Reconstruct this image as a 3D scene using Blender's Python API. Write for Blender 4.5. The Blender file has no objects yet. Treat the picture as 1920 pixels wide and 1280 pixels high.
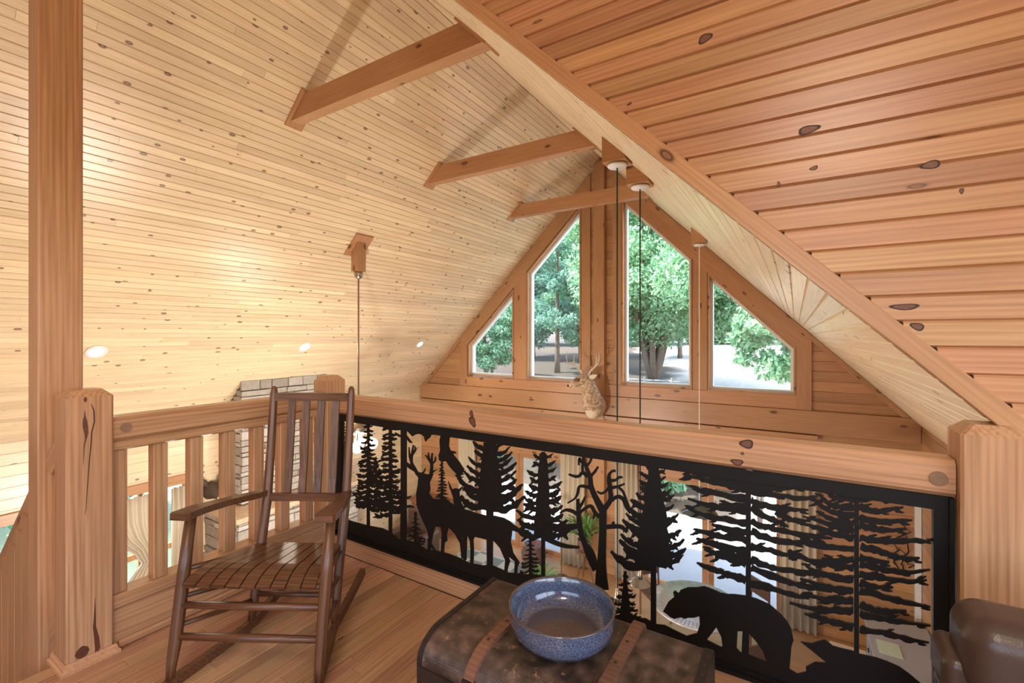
import bpy, math, random
import numpy as np
from mathutils import Vector, Matrix

# ---------------------------------------------------------------- camera, world, lights
S = bpy.context.scene
COL = S.collection
F_PX, CX, HY = 860.0, 960.0, 629.0
YAW = math.atan2(532.0, 860.0)
CAM_H = 1.36
cam_d = bpy.data.cameras.new('camera')
cam = bpy.data.objects.new('camera', cam_d); COL.objects.link(cam)
cam.location = (0, 0, CAM_H)
cam.rotation_euler = (math.pi/2, 0, YAW)
cam_d.sensor_width = 36.0
cam_d.lens = 36.0*F_PX/1920.0
cam_d.shift_y = -(640.0-HY)/1920.0
cam_d.clip_start = 0.02; cam_d.clip_end = 400
S.camera = cam

W = bpy.data.worlds.new('sky_world'); S.world = W; W.use_nodes = True
wn = W.node_tree.nodes; wl = W.node_tree.links
bg = wn['Background']
sky = wn.new('ShaderNodeTexSky'); sky.sky_type = 'NISHITA'
sky.sun_disc = False; sky.sun_elevation = math.radians(58); sky.sun_rotation = math.radians(120)
sky.air_density = 1.0; sky.dust_density = 2.0; sky.ozone_density = 1.0
wl.new(sky.outputs[0], bg.inputs[0])
bg.inputs[1].default_value = 0.75

sun_d = bpy.data.lights.new('sun', 'SUN'); sun_d.energy = 8.5; sun_d.angle = math.radians(1.0)
sun_d.color = (1.0, 0.95, 0.86)
sun = bpy.data.objects.new('sun', sun_d); COL.objects.link(sun)
sun.rotation_euler = Vector((0.52, 0.26, -0.80)).to_track_quat('-Z', 'Y').to_euler()

S.view_settings.view_transform = 'Standard'
S.view_settings.look = 'None'
S.view_settings.exposure = 0.64
S.view_settings.gamma = 1.0
S.view_settings.use_curve_mapping = False

# ---------------------------------------------------------------- geometry helpers
R = random.Random(11)
_s, _c = math.sin(YAW), math.cos(YAW)
def ray(u, v):
    r = (u-CX)/F_PX; z = (HY-v)/F_PX
    return (-_s+r*_c, _c+r*_s, z)
def onY(u, v, Y):
    d = ray(u, v); t = Y/d[1]
    return (d[0]*t, Y, d[2]*t+CAM_H)

def setp(o, label=None, cat=None, group=None, kind=None):
    if label: o['label'] = label
    if cat: o['category'] = cat
    if group: o['group'] = group
    if kind: o['kind'] = kind
    return o

def mesh_obj(name, verts, faces, mat=None, parent=None, M=None, smooth=False):
    """verts in local space of matrix M (world), object origin at M"""
    me = bpy.data.meshes.new(name)
    me.from_pydata([tuple(v) for v in verts], [], [tuple(f) for f in faces])
    if smooth:
        me.polygons.foreach_set('use_smooth', [True]*len(me.polygons))
    me.update()
    if mat: me.materials.append(mat)
    o = bpy.data.objects.new(name, me); COL.objects.link(o)
    place(o, M, parent)
    return o

def place(o, M=None, parent=None):
    if M is None: M = Matrix.Identity(4)
    if parent is not None:
        o.parent = parent
        o.matrix_local = WM[parent.name].inverted() @ M
    else:
        o.matrix_local = M
    WM[o.name] = M.copy()
WM = {}

def empty(name, loc=(0, 0, 0), rz=0.0, label=None, cat=None, group=None, kind=None):
    o = bpy.data.objects.new(name, None); COL.objects.link(o)
    o.empty_display_size = 0.1
    place(o, Matrix.Translation(loc) @ Matrix.Rotation(rz, 4, 'Z'))
    return setp(o, label, cat, group, kind)

def frame_of(origin, ex, ey):
    ex = Vector(ex).normalized(); ey = Vector(ey)
    ey = (ey-ex*ey.dot(ex)).normalized(); ez = ex.cross(ey)
    M = Matrix.Identity(4)
    for i in range(3):
        M[i][0] = ex[i]; M[i][1] = ey[i]; M[i][2] = ez[i]; M[i][3] = origin[i]
    return M

class MB:
    def __init__(self): self.v = []; self.f = []
    def add(self, vs, fs):
        n = len(self.v); self.v += [tuple(p) for p in vs]; self.f += [tuple(i+n for i in f) for f in fs]
        return self
    def box(self, x0, x1, y0, y1, z0, z1):
        vs = [(x0,y0,z0),(x1,y0,z0),(x1,y1,z0),(x0,y1,z0),(x0,y0,z1),(x1,y0,z1),(x1,y1,z1),(x0,y1,z1)]
        return self.add(vs, [(0,3,2,1),(4,5,6,7),(0,1,5,4),(1,2,6,5),(2,3,7,6),(3,0,4,7)])
    def prism(self, prof, x0, x1):
        """profile list of (y,z) CCW seen from +x, extruded along x"""
        n = len(prof)
        vs = [(x0, y, z) for y, z in prof]+[(x1, y, z) for y, z in prof]
        fs = [tuple(reversed(range(n))), tuple(range(n, 2*n))]
        fs += [(i, (i+1) % n, (i+1) % n+n, i+n) for i in range(n)]
        return self.add(vs, fs)
    def cbox(self, x0, x1, y0, y1, z0, z1, c=0.004):
        """box chamfered on its long (x) edges"""
        prof = [(y0+c,z0),(y1-c,z0),(y1,z0+c),(y1,z1-c),(y1-c,z1),(y0+c,z1),(y0,z1-c),(y0,z0+c)]
        return self.prism(prof, x0, x1)
    def loft(self, rings, close_ends=True):
        n = len(rings[0]); b = len(self.v)
        for r in rings: self.v += [tuple(p) for p in r]
        for k in range(len(rings)-1):
            for i in range(n):
                j = (i+1) % n
                self.f.append((b+k*n+i, b+k*n+j, b+(k+1)*n+j, b+(k+1)*n+i))
        if close_ends:
            self.f.append(tuple(b+i for i in reversed(range(n))))
            self.f.append(tuple(b+(len(rings)-1)*n+i for i in range(n)))
        return self
    def tube(self, pts, rad, n=8):
        pts = [Vector(p) for p in pts]
        if not isinstance(rad, (list, tuple)): rad = [rad]*len(pts)
        rings = []; up = None
        for i, p in enumerate(pts):
            t = (pts[min(i+1, len(pts)-1)]-pts[max(i-1, 0)]).normalized()
            if up is None:
                up = Vector((0,0,1)) if abs(t.z) < 0.9 else Vector((1,0,0))
            a = t.cross(up).normalized(); b = a.cross(t).normalized(); up = b
            rings.append([p+(a*math.cos(2*math.pi*k/n)+b*math.sin(2*math.pi*k/n))*rad[i] for k in range(n)])
        return self.loft(rings)
    def strip(self, pts, wid, thick, up=(0,0,1)):
        """rectangular section swept along pts: wid across, thick along up-ish normal"""
        pts = [Vector(p) for p in pts]; rings = []
        for i, p in enumerate(pts):
            t = (pts[min(i+1, len(pts)-1)]-pts[max(i-1, 0)]).normalized()
            a = t.cross(Vector(up)).normalized(); b = a.cross(t).normalized()
            w = wid[i] if isinstance(wid, (list, tuple)) else wid
            h = thick[i] if isinstance(thick, (list, tuple)) else thick
            rings.append([p+a*w/2+b*h/2, p-a*w/2+b*h/2, p-a*w/2-b*h/2, p+a*w/2-b*h/2])
        return self.loft(rings)
    def lathe(self, prof, n=32, cx=0, cy=0, closed=False):
        b = len(self.v); m = len(prof)
        for r, z in prof:
            for k in range(n):
                a = 2*math.pi*k/n
                self.v.append((cx+r*math.cos(a), cy+r*math.sin(a), z))
        for i in range(m-1 if not closed else m):
            i2 = (i+1) % m
            for k in range(n):
                k2 = (k+1) % n
                self.f.append((b+i*n+k, b+i*n+k2, b+i2*n+k2, b+i2*n+k))
        if not closed:
            if prof[0][0] > 1e-4: self.f.append(tuple(b+k for k in reversed(range(n))))
            if prof[-1][0] > 1e-4: self.f.append(tuple(b+(m-1)*n+k for k in range(n)))
        return self
    def ball(self, c, r, n=12, m=8):
        if not isinstance(r, (list, tuple)): r = (r, r, r)
        rings = []
        for i in range(m+1):
            th = math.pi*(i+0.02 if i == 0 else (i-0.02 if i == m else i))/m
            rings.append([(c[0]+r[0]*math.sin(th)*math.cos(2*math.pi*k/n), c[1]+r[1]*math.sin(th)*math.sin(2*math.pi*k/n), c[2]-r[2]*math.cos(th)) for k in range(n)])
        return self.loft(rings)
    def rbox(self, c, h, r, n=6):
        """rounded box, centre c, half sizes h, radius r"""
        k = max(2, n//2)
        def line(i):
            f_ = h[i]-r; s_ = [math.tan(math.pi/4*j/k) for j in range(k+1)]
            return [-f_-r*t for t in reversed(s_)]+[-f_/3, f_/3]+[f_+r*t for t in s_]
        def face(ax, sg):
            a1, a2 = (ax+1) % 3, (ax+2) % 3
            base = len(self.v); l1, l2 = line(a1), line(a2); m2 = len(l2)
            for u_ in l1:
                for v_ in l2:
                    q = [0, 0, 0]; q[ax] = sg*h[ax]; q[a1] = u_; q[a2] = v_
                    inner = [max(-(h[k_]-r), min(h[k_]-r, q[k_])) for k_ in range(3)]
                    d = Vector([q[k_]-inner[k_] for k_ in range(3)])
                    if d.length > 1e-9: d = d.normalized()*r
                    self.v.append(tuple(c[k_]+inner[k_]+d[k_] for k_ in range(3)))
            for i in range(len(l1)-1):
                for j in range(m2-1):
                    q = (base+i*m2+j, base+(i+1)*m2+j, base+(i+1)*m2+j+1, base+i*m2+j+1)
                    self.f.append(q if sg > 0 else tuple(reversed(q)))
        for ax in range(3):
            for sg in (-1, 1): face(ax, sg)
        return self
    def poly(self, pts, y0, y1):
        """polygon in XZ extruded between y0 and y1 (front faces -y)"""
        n = len(pts)
        vs = [(x, y0, z) for x, z in pts]+[(x, y1, z) for x, z in pts]
        fs = [tuple(range(n)), tuple(reversed(range(n, 2*n)))]+[(i, i+n, (i+1) % n+n, (i+1) % n) for i in range(n)]
        return self.add(vs, fs)
    def obj(self, name, mat, parent=None, M=None, smooth=False):
        return mesh_obj(name, self.v, self.f, mat, parent, M, smooth)

def beam(name, a, b, w, h, mat, parent=None, side=(0,0,1), c=0.006, ext=0):
    """straight timber from a to b; w across, h along 'side' direction; centred"""
    a, b = Vector(a), Vector(b); L = (b-a).length
    M = frame_of((a+b)/2, b-a, side)
    return MB().cbox(-L/2-ext, L/2+ext, -h/2, h/2, -w/2, w/2, c).obj(name, mat, parent, M)

def copy_tree(o, M, label=None):
    def rec(src, par, Mw):
        c = src.copy(); COL.objects.link(c)
        place(c, Mw, par)
        for ch in list(src.children):
            rel = WM[src.name].inverted() @ WM[ch.name]
            rec(ch, c, Mw @ rel)
        return c
    r = rec(o, None, M)
    if label: r['label'] = label
    return r

# ---------------------------------------------------------------- materials
def newmat(name):
    m = bpy.data.materials.new(name); m.use_nodes = True
    nt = m.node_tree; b = nt.nodes['Principled BSDF']
    return m, nt, b
def flat(name, col, rough=0.5, metal=0.0, spec=0.5, noise=0.0, scale=30, bump=0.0):
    m, nt, b = newmat(name)
    b.inputs['Base Color'].default_value = (*col, 1); b.inputs['Roughness'].default_value = rough
    b.inputs['Metallic'].default_value = metal; b.inputs['Specular IOR Level'].default_value = spec
    if noise or bump:
        tc = nt.nodes.new('ShaderNodeTexCoord'); n = nt.nodes.new('ShaderNodeTexNoise')
        n.inputs['Scale'].default_value = scale; n.inputs['Detail'].default_value = 4
        nt.links.new(tc.outputs['Object'], n.inputs['Vector'])
        if noise:
            mx = nt.nodes.new('ShaderNodeMix'); mx.data_type = 'RGBA'
            mx.inputs[6].default_value = (*[c*(1-noise) for c in col], 1)
            mx.inputs[7].default_value = (*[min(1, c*(1+noise)) for c in col], 1)
            nt.links.new(n.outputs[0], mx.inputs[0]); nt.links.new(mx.outputs[2], b.inputs['Base Color'])
        if bump:
            bp = nt.nodes.new('ShaderNodeBump'); bp.inputs['Strength'].default_value = bump; bp.inputs['Distance'].default_value = 0.01
            nt.links.new(n.outputs[0], bp.inputs['Height']); nt.links.new(bp.outputs[0], b.inputs['Normal'])
    return m
def emis(name, col, strength):
    m, nt, b = newmat(name)
    b.inputs['Base Color'].default_value = (*col, 1)
    b.inputs['Emission Color'].default_value = (*col, 1); b.inputs['Emission Strength'].default_value = strength
    return m
def wood(name, light, dark, knot=0.25, rough=0.38, var=0.13, knot_col=(0.09, 0.03, 0.012), kscale=(5, 9, 9), grain=0.55, rings=0.35, ksize=0.17, dims='2D', coat=0.0):
    m, nt, b = newmat(name); N = nt.nodes.new; L = nt.links.new
    tc = N('ShaderNodeTexCoord'); oi = N('ShaderNodeObjectInfo')
    mul = N('ShaderNodeVectorMath'); mul.operation = 'SCALE'; mul.inputs[0].default_value = (37, 61, 83)
    L(oi.outputs['Random'], mul.inputs['Scale'])
    add = N('ShaderNodeVectorMath'); add.operation = 'ADD'
    L(tc.outputs['Object'], add.inputs[0]); L(mul.outputs[0], add.inputs[1])
    def mp(s):
        q = N('ShaderNodeVectorMath'); q.operation = 'MULTIPLY'; q.inputs[1].default_value = s
        L(add.outputs[0], q.inputs[0]); return q
    m1 = mp((2.2, 95, 95)); n1 = N('ShaderNodeTexNoise'); n1.inputs['Scale'].default_value = 1; n1.inputs['Detail'].default_value = 5
    L(m1.outputs[0], n1.inputs['Vector'])
    m2 = mp((0.35, 34, 34)); wv = N('ShaderNodeTexWave'); wv.wave_type = 'BANDS'; wv.bands_direction = 'DIAGONAL'
    wv.inputs['Scale'].default_value = 0.9; wv.inputs['Distortion'].default_value = 11.0; wv.inputs['Detail'].default_value = 3; wv.inputs['Detail Scale'].default_value = 0.22
    L(m2.outputs[0], wv.inputs['Vector'])
    m3 = mp((0.8, 3, 3)); n3 = N('ShaderNodeTexNoise'); n3.inputs['Scale'].default_value = 1; n3.inputs['Detail'].default_value = 2
    L(m3.outputs[0], n3.inputs['Vector'])
    a1 = N('ShaderNodeMath'); a1.operation = 'MULTIPLY_ADD'; a1.inputs[1].default_value = rings
    L(wv.outputs['Fac'], a1.inputs[0])
    g1 = N('ShaderNodeMath'); g1.operation = 'MULTIPLY_ADD'; g1.inputs[1].default_value = grain*2; g1.inputs[2].default_value = -grain
    L(n1.outputs[0], g1.inputs[0]); 
    a2 = N('ShaderNodeMath'); a2.operation = 'MULTIPLY_ADD'; a2.inputs[1].default_value = 0.9; a2.inputs[2].default_value = -0.2
    L(n3.outputs[0], a2.inputs[0])
    a3 = N('ShaderNodeMath'); a3.operation = 'ADD'; L(g1.outputs[0], a3.inputs[0]); L(a2.outputs[0], a3.inputs[1])
    L(a3.outputs[0], a1.inputs[2]); a1.use_clamp = True
    mx = N('ShaderNodeMix'); mx.data_type = 'RGBA'; mx.inputs[6].default_value = (*light, 1); mx.inputs[7].default_value = (*dark, 1)
    L(a1.outputs[0], mx.inputs[0])
    hv = N('ShaderNodeHueSaturation')
    vr = N('ShaderNodeMapRange'); vr.inputs[3].default_value = 1-var; vr.inputs[4].default_value = 1+var
    L(oi.outputs['Random'], vr.inputs[0]); L(vr.outputs[0], hv.inputs['Value']); L(mx.outputs[2], hv.inputs['Color'])
    r2 = N('ShaderNodeMath'); r2.operation = 'MULTIPLY'; r2.inputs[1].default_value = 17.3
    fr = N('ShaderNodeMath'); fr.operation = 'FRACT'; L(oi.outputs['Random'], r2.inputs[0]); L(r2.outputs[0], fr.inputs[0])
    hr = N('ShaderNodeMapRange'); hr.inputs[3].default_value = 0.5-var*0.06; hr.inputs[4].default_value = 0.5+var*0.05
    L(fr.outputs[0], hr.inputs[0]); L(hr.outputs[0], hv.inputs['Hue'])
    out = hv.outputs[0]
    if knot > 0:
        m4 = mp(kscale); vo = N('ShaderNodeTexVoronoi'); vo.voronoi_dimensions = dims; vo.inputs['Scale'].default_value = 1.0; vo.inputs['Randomness'].default_value = 1.0
        L(m4.outputs[0], vo.inputs['Vector'])
        sp = N('ShaderNodeSeparateColor'); L(vo.outputs['Color'], sp.inputs[0])
        gate = N('ShaderNodeMath'); gate.operation = 'LESS_THAN'; gate.inputs[1].default_value = knot; L(sp.outputs[0], gate.inputs[0])
        sz = N('ShaderNodeMapRange'); sz.inputs[3].default_value = ksize*0.4; sz.inputs[4].default_value = ksize*1.35; L(sp.outputs[1], sz.inputs[0])
        dv = N('ShaderNodeMath'); dv.operation = 'DIVIDE'; L(vo.outputs['Distance'], dv.inputs[0]); L(sz.outputs[0], dv.inputs[1])
        rp = N('ShaderNodeValToRGB'); e = rp.color_ramp.elements
        e[0].position = 0.0; e[0].color = (0.75, 0.75, 0.75, 1); e[1].position = 1.0; e[1].color = (0, 0, 0, 1)
        for ps, vl in ((0.30, 0.55), (0.42, 1.0), (0.55, 0.85), (0.72, 0.25)):
            q = e.new(ps); q.color = (vl, vl, vl, 1)
        L(dv.outputs[0], rp.inputs[0])
        gm = N('ShaderNodeMath'); gm.operation = 'MULTIPLY'; L(rp.outputs[0], gm.inputs[0]); L(gate.outputs[0], gm.inputs[1])
        kx = N('ShaderNodeMix'); kx.data_type = 'RGBA'; kx.inputs[7].default_value = (*knot_col, 1)
        L(gm.outputs[0], kx.inputs[0]); L(out, kx.inputs[6]); out = kx.outputs[2]
    L(out, b.inputs['Base Color'])
    b.inputs['Roughness'].default_value = rough; b.inputs['Specular IOR Level'].default_value = 0.5
    b.inputs['Coat Weight'].default_value = coat; b.inputs['Coat Roughness'].default_value = 0.12
    return m
PINE   = wood('pale_pine', (0.84, 0.70, 0.48), (0.63, 0.455, 0.265), knot=0.24, rough=0.31, kscale=(4.4, 8, 1), ksize=0.155, var=0.10, rings=0.18, grain=0.8, knot_col=(0.12, 0.05, 0.025))
PINE_R = wood('amber_pine', (0.52, 0.285, 0.140), (0.35, 0.165, 0.072), knot=0.34, rough=0.34, var=0.07, ksize=0.26, kscale=(3.6, 8, 8), dims='3D', grain=0.9, rings=0.22)
PINE_W = wood('amber_pine_boards', (0.54, 0.30, 0.147), (0.335, 0.155, 0.068), knot=0.05, rough=0.34, var=0.17, kscale=(2.6, 9, 1), ksize=0.17, knot_col=(0.13, 0.045, 0.018), grain=0.9, rings=0.22)
POST   = wood('post_pine', (0.53, 0.30, 0.155), (0.31, 0.15, 0.067), knot=0.12, rough=0.34, var=0.05, rings=0.34, kscale=(1.8, 6, 6), ksize=0.2, dims='3D', grain=1.0)
FLOORW = wood('floor_pine', (0.52, 0.30, 0.155), (0.31, 0.155, 0.072), knot=0.02, rough=0.26, var=0.2, rings=0.2, grain=0.9)
CHAIRW = wood('brown_oak', (0.165, 0.068, 0.028), (0.050, 0.019, 0.008), knot=0.0, rough=0.36, var=0.04, grain=1.1, rings=0.3)
DARKW  = wood('dark_backing', (0.20, 0.10, 0.05), (0.14, 0.06, 0.03), knot=0.0, rough=0.6)
BLACK  = flat('black_steel', (0.008, 0.007, 0.006), 0.5, 0.0, 0.25, noise=0.2, scale=300)
WHITEP = flat('white_paint', (0.78, 0.79, 0.78), 0.35)
BRASSY = flat('aged_wood_plug', (0.24, 0.13, 0.07), 0.5, noise=0.25, scale=60)
GLASSM, _nt, _b = newmat('window_glass')
_nt.nodes.remove(_b); _o = _nt.nodes['Material Output']
_t = _nt.nodes.new('ShaderNodeBsdfTransparent'); _t.inputs[0].default_value = (0.95, 0.98, 0.98, 1)
_g = _nt.nodes.new('ShaderNodeBsdfGlossy'); _g.inputs['Roughness'].default_value = 0.01
_mx = _nt.nodes.new('ShaderNodeMixShader'); _mx.inputs[0].default_value = 0.025
_nt.links.new(_t.outputs[0], _mx.inputs[1]); _nt.links.new(_g.outputs[0], _mx.inputs[2]); _nt.links.new(_mx.outputs[0], _o.inputs[0])

# ---------------------------------------------------------------- key planes of the house
RX, RZ = -3.39, 4.99            # ridge
KL, CR = 8.38, 1.60             # left slope: Z = X + KL ; right slope: Z = CR - X
YG = 9.0                        # gable wall
XL, XR = -8.36, 1.58            # side walls
YB = 1.90                       # loft edge / dormer cheek wall plane
ZF = -3.5                       # main floor
Q = math.sqrt(0.5)

def plank_mesh(mb, L, w, t=0.018, c=0.005):
    # local x along length, y across, visible face at z=0 looking towards -z
    prof = [(-w/2, t), (-w/2, c*1.5), (-w/2+c, 0), (w/2-c, 0), (w/2, c*1.5), (w/2, t)]
    return mb.prism(prof, -L/2, L/2)
def add_plank(parent, p0, p1, ey, w, mat, t=0.018, c=0.005, name='plank', flip=False):
    """plank from p0 to p1 (centre line of visible face). ez must point away from viewer"""
    p0, p1 = Vector(p0), Vector(p1); L = (p1-p0).length-0.0015
    M = frame_of((p0+p1)/2, p1-p0, ey)
    return plank_mesh(MB(), L, w, t, c).obj(name, mat, parent, M)
def splits(a, b, lo, hi, rnd=R):
    out = []; x = a-rnd.uniform(0, hi*0.8)
    while x < b:
        y = x+rnd.uniform(lo, hi)
        s, e = max(a, x), min(b, y)
        if b-e < 0.5: e = b; y = b
        if e-s > 0.25: out.append((s, e))
        elif out: out[-1] = (out[-1][0], e)
        x = y
    if out: out[0] = (a, out[0][1]); out[-1] = (out[-1][0], b)
    return out

# ================================================================ STRUCTURE
# --- left roof slope
PW = 0.081
Y0R = -1.2
ceilL = MB().add([(RX, Y0R, RZ+0.04), (RX, YG+0.2, RZ+0.04), (XL-0.5, YG+0.2, XL-0.5+KL+0.04), (XL-0.5, Y0R, XL-0.5+KL+0.04),
                  (RX, Y0R, RZ+0.25), (RX, YG+0.2, RZ+0.25), (XL-0.5, YG+0.2, XL-0.5+KL+0.25), (XL-0.5, Y0R, XL-0.5+KL+0.25)],
                 [(0,1,2,3), (7,6,5,4), (0,4,5,1), (1,5,6,2), (2,6,7,3), (3,7,4,0)]).obj('ceiling_left', DARKW)
setp(ceilL, 'left slope of the vaulted knotty pine ceiling with recessed lights', kind='structure')
nL = int(round((RX-XL)/Q/PW))
pwL = (RX-XL)/Q/nL
for i in range(nL):
    d = (i+0.5)*pwL
    x = RX-d*Q; z = RZ-d*Q
    for (a, b) in splits(Y0R, YG, 2.6, 5.4):
        add_plank(ceilL, (x, a, z), (x, b, z), (-1, 0, -1), pwL, PINE, c=0.006)
# --- right roof slope (beyond the loft edge)
ceilR = MB().add([(RX, YB+0.03, RZ+0.04), (RX, YG+0.2, RZ+0.04), (XR+0.5, YG+0.2, CR-XR-0.5+0.04), (XR+0.5, YB+0.03, CR-XR-0.5+0.04),
                  (RX, YB+0.03, RZ+0.25), (RX, YG+0.2, RZ+0.25), (XR+0.5, YG+0.2, CR-XR-0.5+0.25), (XR+0.5, YB+0.03, CR-XR-0.5+0.25)],
                 [(3,2,1,0), (4,5,6,7), (0,1,5,4), (1,2,6,5), (2,3,7,6), (3,0,4,7)]).obj('ceiling_right', DARKW)
setp(ceilR, 'right slope of the vaulted pine ceiling seen edge-on beyond the rake beam', kind='structure')
for i in range(nL):
    d = (i+0.5)*pwL
    x = RX+d*Q; z = RZ-d*Q
    for (a, b) in splits(YB+0.04, YG, 3.0, 5.6):
        add_plank(ceilR, (x, a, z), (x, b, z), (-1, 0, 1), pwL, PINE, c=0.006)
# --- dormer cheek wall above the rake beam
cheek = MB().poly([(CR+0.03-4.9, 4.9), (CR+0.03+0.6, -0.6), (2.6, -0.6), (2.6, 3.3)], YB+0.02, YB+0.12).obj('wall_dormer_side', DARKW)
setp(cheek, 'triangular dormer side wall of wide amber pine boards above the rake beam', kind='structure')
z = 0.02
k = 0
while z < 4.5:
    pw = 0.0815
    xs = CR+0.015-z
    xe = 2.4 if z < 3.2 else 2.4-(z-3.2)/0.309
    if xe-xs > 0.3:
        add_plank(cheek, (xs, YB, z+pw/2), (xe, YB, z+pw/2), (0, 0, -1), pw, PINE_W, c=0.006)
    z += pw; k += 1
# big knots seen on the dormer boards
KN = flat('knot_heart', (0.16, 0.06, 0.028), 0.5, noise=0.5, scale=90); KNR = flat('knot_rim', (0.035, 0.014, 0.008), 0.6)
def knot_on(parent, u, v, wpx, hpx, Y, rot=0.0):
    x, _, z = onY(u, v, Y); d = ray(u, v); s_ = (Y/d[1])/F_PX
    for nm, k, off, mt in (('knot_rim', 1.0, 0.0004, KNR), ('knot', 0.72, 0.0009, KN)):
        vs = []
        for i in range(16):
            a_ = 2*math.pi*i/16; w_ = 1+0.12*math.sin(3*a_+u)
            ex_ = wpx/2*k*w_*math.cos(a_)*s_; ez_ = hpx/2*k*w_*math.sin(a_)*s_
            vs.append((x+ex_*math.cos(rot)-ez_*math.sin(rot), Y-off, z+ex_*math.sin(rot)+ez_*math.cos(rot)))
        mesh_obj(nm, vs, [tuple(range(16))], mt, parent)
for (u, v, w_, h_, r_) in ((1322, 72, 26, 17, 0.3), (1516, 243, 36, 16, 0.1), (1745, 309, 30, 16, 0.05), (1696, 575, 44, 12, 0.0), (1720, 612, 22, 14, -0.4), (1526, 315, 14, 8, 0.2), (1460, 345, 6, 10, 0), (1803, 358, 7, 11, 0), (1180, 195, 10, 5, 0.3)):
    knot_on(cheek, u, v, w_, h_, YB, r_)
# rake beam capping the loft edge
def rake_poly(c0, c1, x0, x1):
    return [(x0, c0-x0), (x1, c0-x1), (x1, c1-x1), (x0, c1-x0)]
def slope_board(name, c0, c1, x0, x1, y0, y1, mat, parent=None, left=False):
    """board following a roof slope; grain along the slope"""
    if left: a = Vector((x0, (y0+y1)/2, x0+(c0+c1)/2)); b = Vector((x1, (y0+y1)/2, x1+(c0+c1)/2))
    else: a = Vector((x0, (y0+y1)/2, (c0+c1)/2-x0)); b = Vector((x1, (y0+y1)/2, (c0+c1)/2-x1))
    M = frame_of((a+b)/2, b-a, (0, 0, 1)); L = (b-a).length; h = abs(c1-c0)*Q; w = abs(y1-y0)
    return MB().cbox(-L/2, L/2, -h/2, h/2, -w/2, w/2, 0.003).obj(name, mat, parent, M)
rk = slope_board('trim_1', 1.597, 1.680, RX+0.02, 1.35, YB-0.028, YB-0.001, PINE_R)
setp(rk, 'sloping amber pine rake board along the loft edge below the dormer boards', kind='structure')
rk2 = slope_board('trim_2', 1.604, 1.664, RX+0.02, 1.35, YB+0.001, YB+0.019, DARKW)  # dark colour paints the shadow gap under the rake board
setp(rk2, 'dark edge strip coloured as the shade under the sloping rake board', kind='structure')

# --- dormer shell over the loft (outside the view; lets daylight in through its window)
def quadslab(name, p, th, mat, label):
    a, b, c, d = [Vector(q) for q in p]; n = (b-a).cross(d-a).normalized()*th
    o = MB().add([a, b, c, d, a+n, b+n, c+n, d+n], [(3,2,1,0), (4,5,6,7), (0,1,5,4), (1,2,6,5), (2,3,7,6), (3,0,4,7)]).obj(name, mat)
    return setp(o, label, kind='structure')
quadslab('ceiling_dormer', [(RX, -3.2, 4.99), (2.5, -3.2, 3.17), (2.5, YB+0.1, 3.17), (RX, YB+0.1, 4.99)], 0.12, PINE, 'low sloping dormer ceiling over the loft')
quadslab('ceiling_stair', [(RX, -3.2, RZ), (RX, Y0R, RZ), (XL, Y0R, 0.02), (XL, -3.2, 0.02)], 0.12, PINE, 'left roof slope continuing over the stair')
wr = MB()
for (a0, a1, b0, b1) in ((-3.2, -2.2, 0, 3.2), (1.3, 1.9, 0, 3.2), (-2.2, 1.3, 0, 0.75), (-2.2, 1.3, 2.5, 3.2), (-0.5, -0.4, 0.75, 2.5)):
    wr.box(2.42, 2.52, a0, a1, b0, b1)
setp(wr.obj('wall_right_loft', PINE_W), 'loft side wall with a wide window opening', kind='structure')

wre = MB()
for (a0, a1, b0, b1) in ((-8.5, -1.9, -3.7, 5.0), (1.5, 2.52, -0.28, 5.0), (-1.9, 1.5, -0.28, 0.7), (-1.9, 1.5, 2.5, 5.0), (-0.25, -0.15, 0.7, 2.5)):
    wre.box(a0, a1, -3.32, -3.2, b0, b1)
setp(wre.obj('wall_front', PINE_W), 'wall behind the viewer with a wide loft window', kind='structure')
# --- loft floor
floor = MB().box(-2.62, 2.5, -3.2, 1.955, -0.28, -0.018).obj('floor', DARKW)
setp(floor, 'loft floor of narrow honey pine strips', kind='structure')
fw_ = 0.0655
nx = int((1.6+2.60)/fw_)
for i in range(nx):
    x = -2.60+(i+0.5)*fw_
    for (a, b) in splits(-0.9 if x > -2.4 else -0.2, 1.875, 0.5, 1.5):
        add_plank(floor, (x, a, 0), (x, b, 0), (1, 0, 0), fw_, FLOORW, t=0.018, c=0.003)

# --- gable wall
wb = MB()
gy0, gy1 = YG+0.022, YG+0.20
def ztop(x): return min(x+KL, CR-x)
def solid(x0, x1, z0, z1=None):
    if z1 is None:
        pts = [(x0, z0), (x1, z0), (x1, ztop(x1))]
        if x0 < RX < x1: pts.append((RX, RZ))
        pts.append((x0, ztop(x0)))
    else: pts = [(x0, z0), (x1, z0), (x1, z1), (x0, z1)]
    wb.poly(pts, gy0, gy1)
OFF = 7.93
for (x0, x1) in ((XL, -6.83), (-5.49, -5.16), (-3.83, -2.95), (-1.62, -1.37), (0.0, XR)):
    solid(x0, x1, 0.1)
solid(XL, XR, -1.32, 0.1+0.25)
for (x0, x1) in ((XL, -6.62), (-4.2, -2.58), (-0.16, XR)): solid(x0, x1, ZF-0.1, -1.32)
wb.poly([(-6.83, -6.83+OFF+0.02), (-3.85, -3.85+OFF+0.02), (-3.85, -3.85+KL), (-6.83, -6.83+KL)], gy0, gy1)
wb.poly([(-2.95, 1.13+2.95), (0.02, 1.13-0.02), (0.02, CR-0.02), (-2.95, CR+2.95)], gy0, gy1)
wallB = wb.obj('wall_back', DARKW); setp(wallB, 'gable wall of horizontal amber pine boards around the tall windows', kind='structure')
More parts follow.
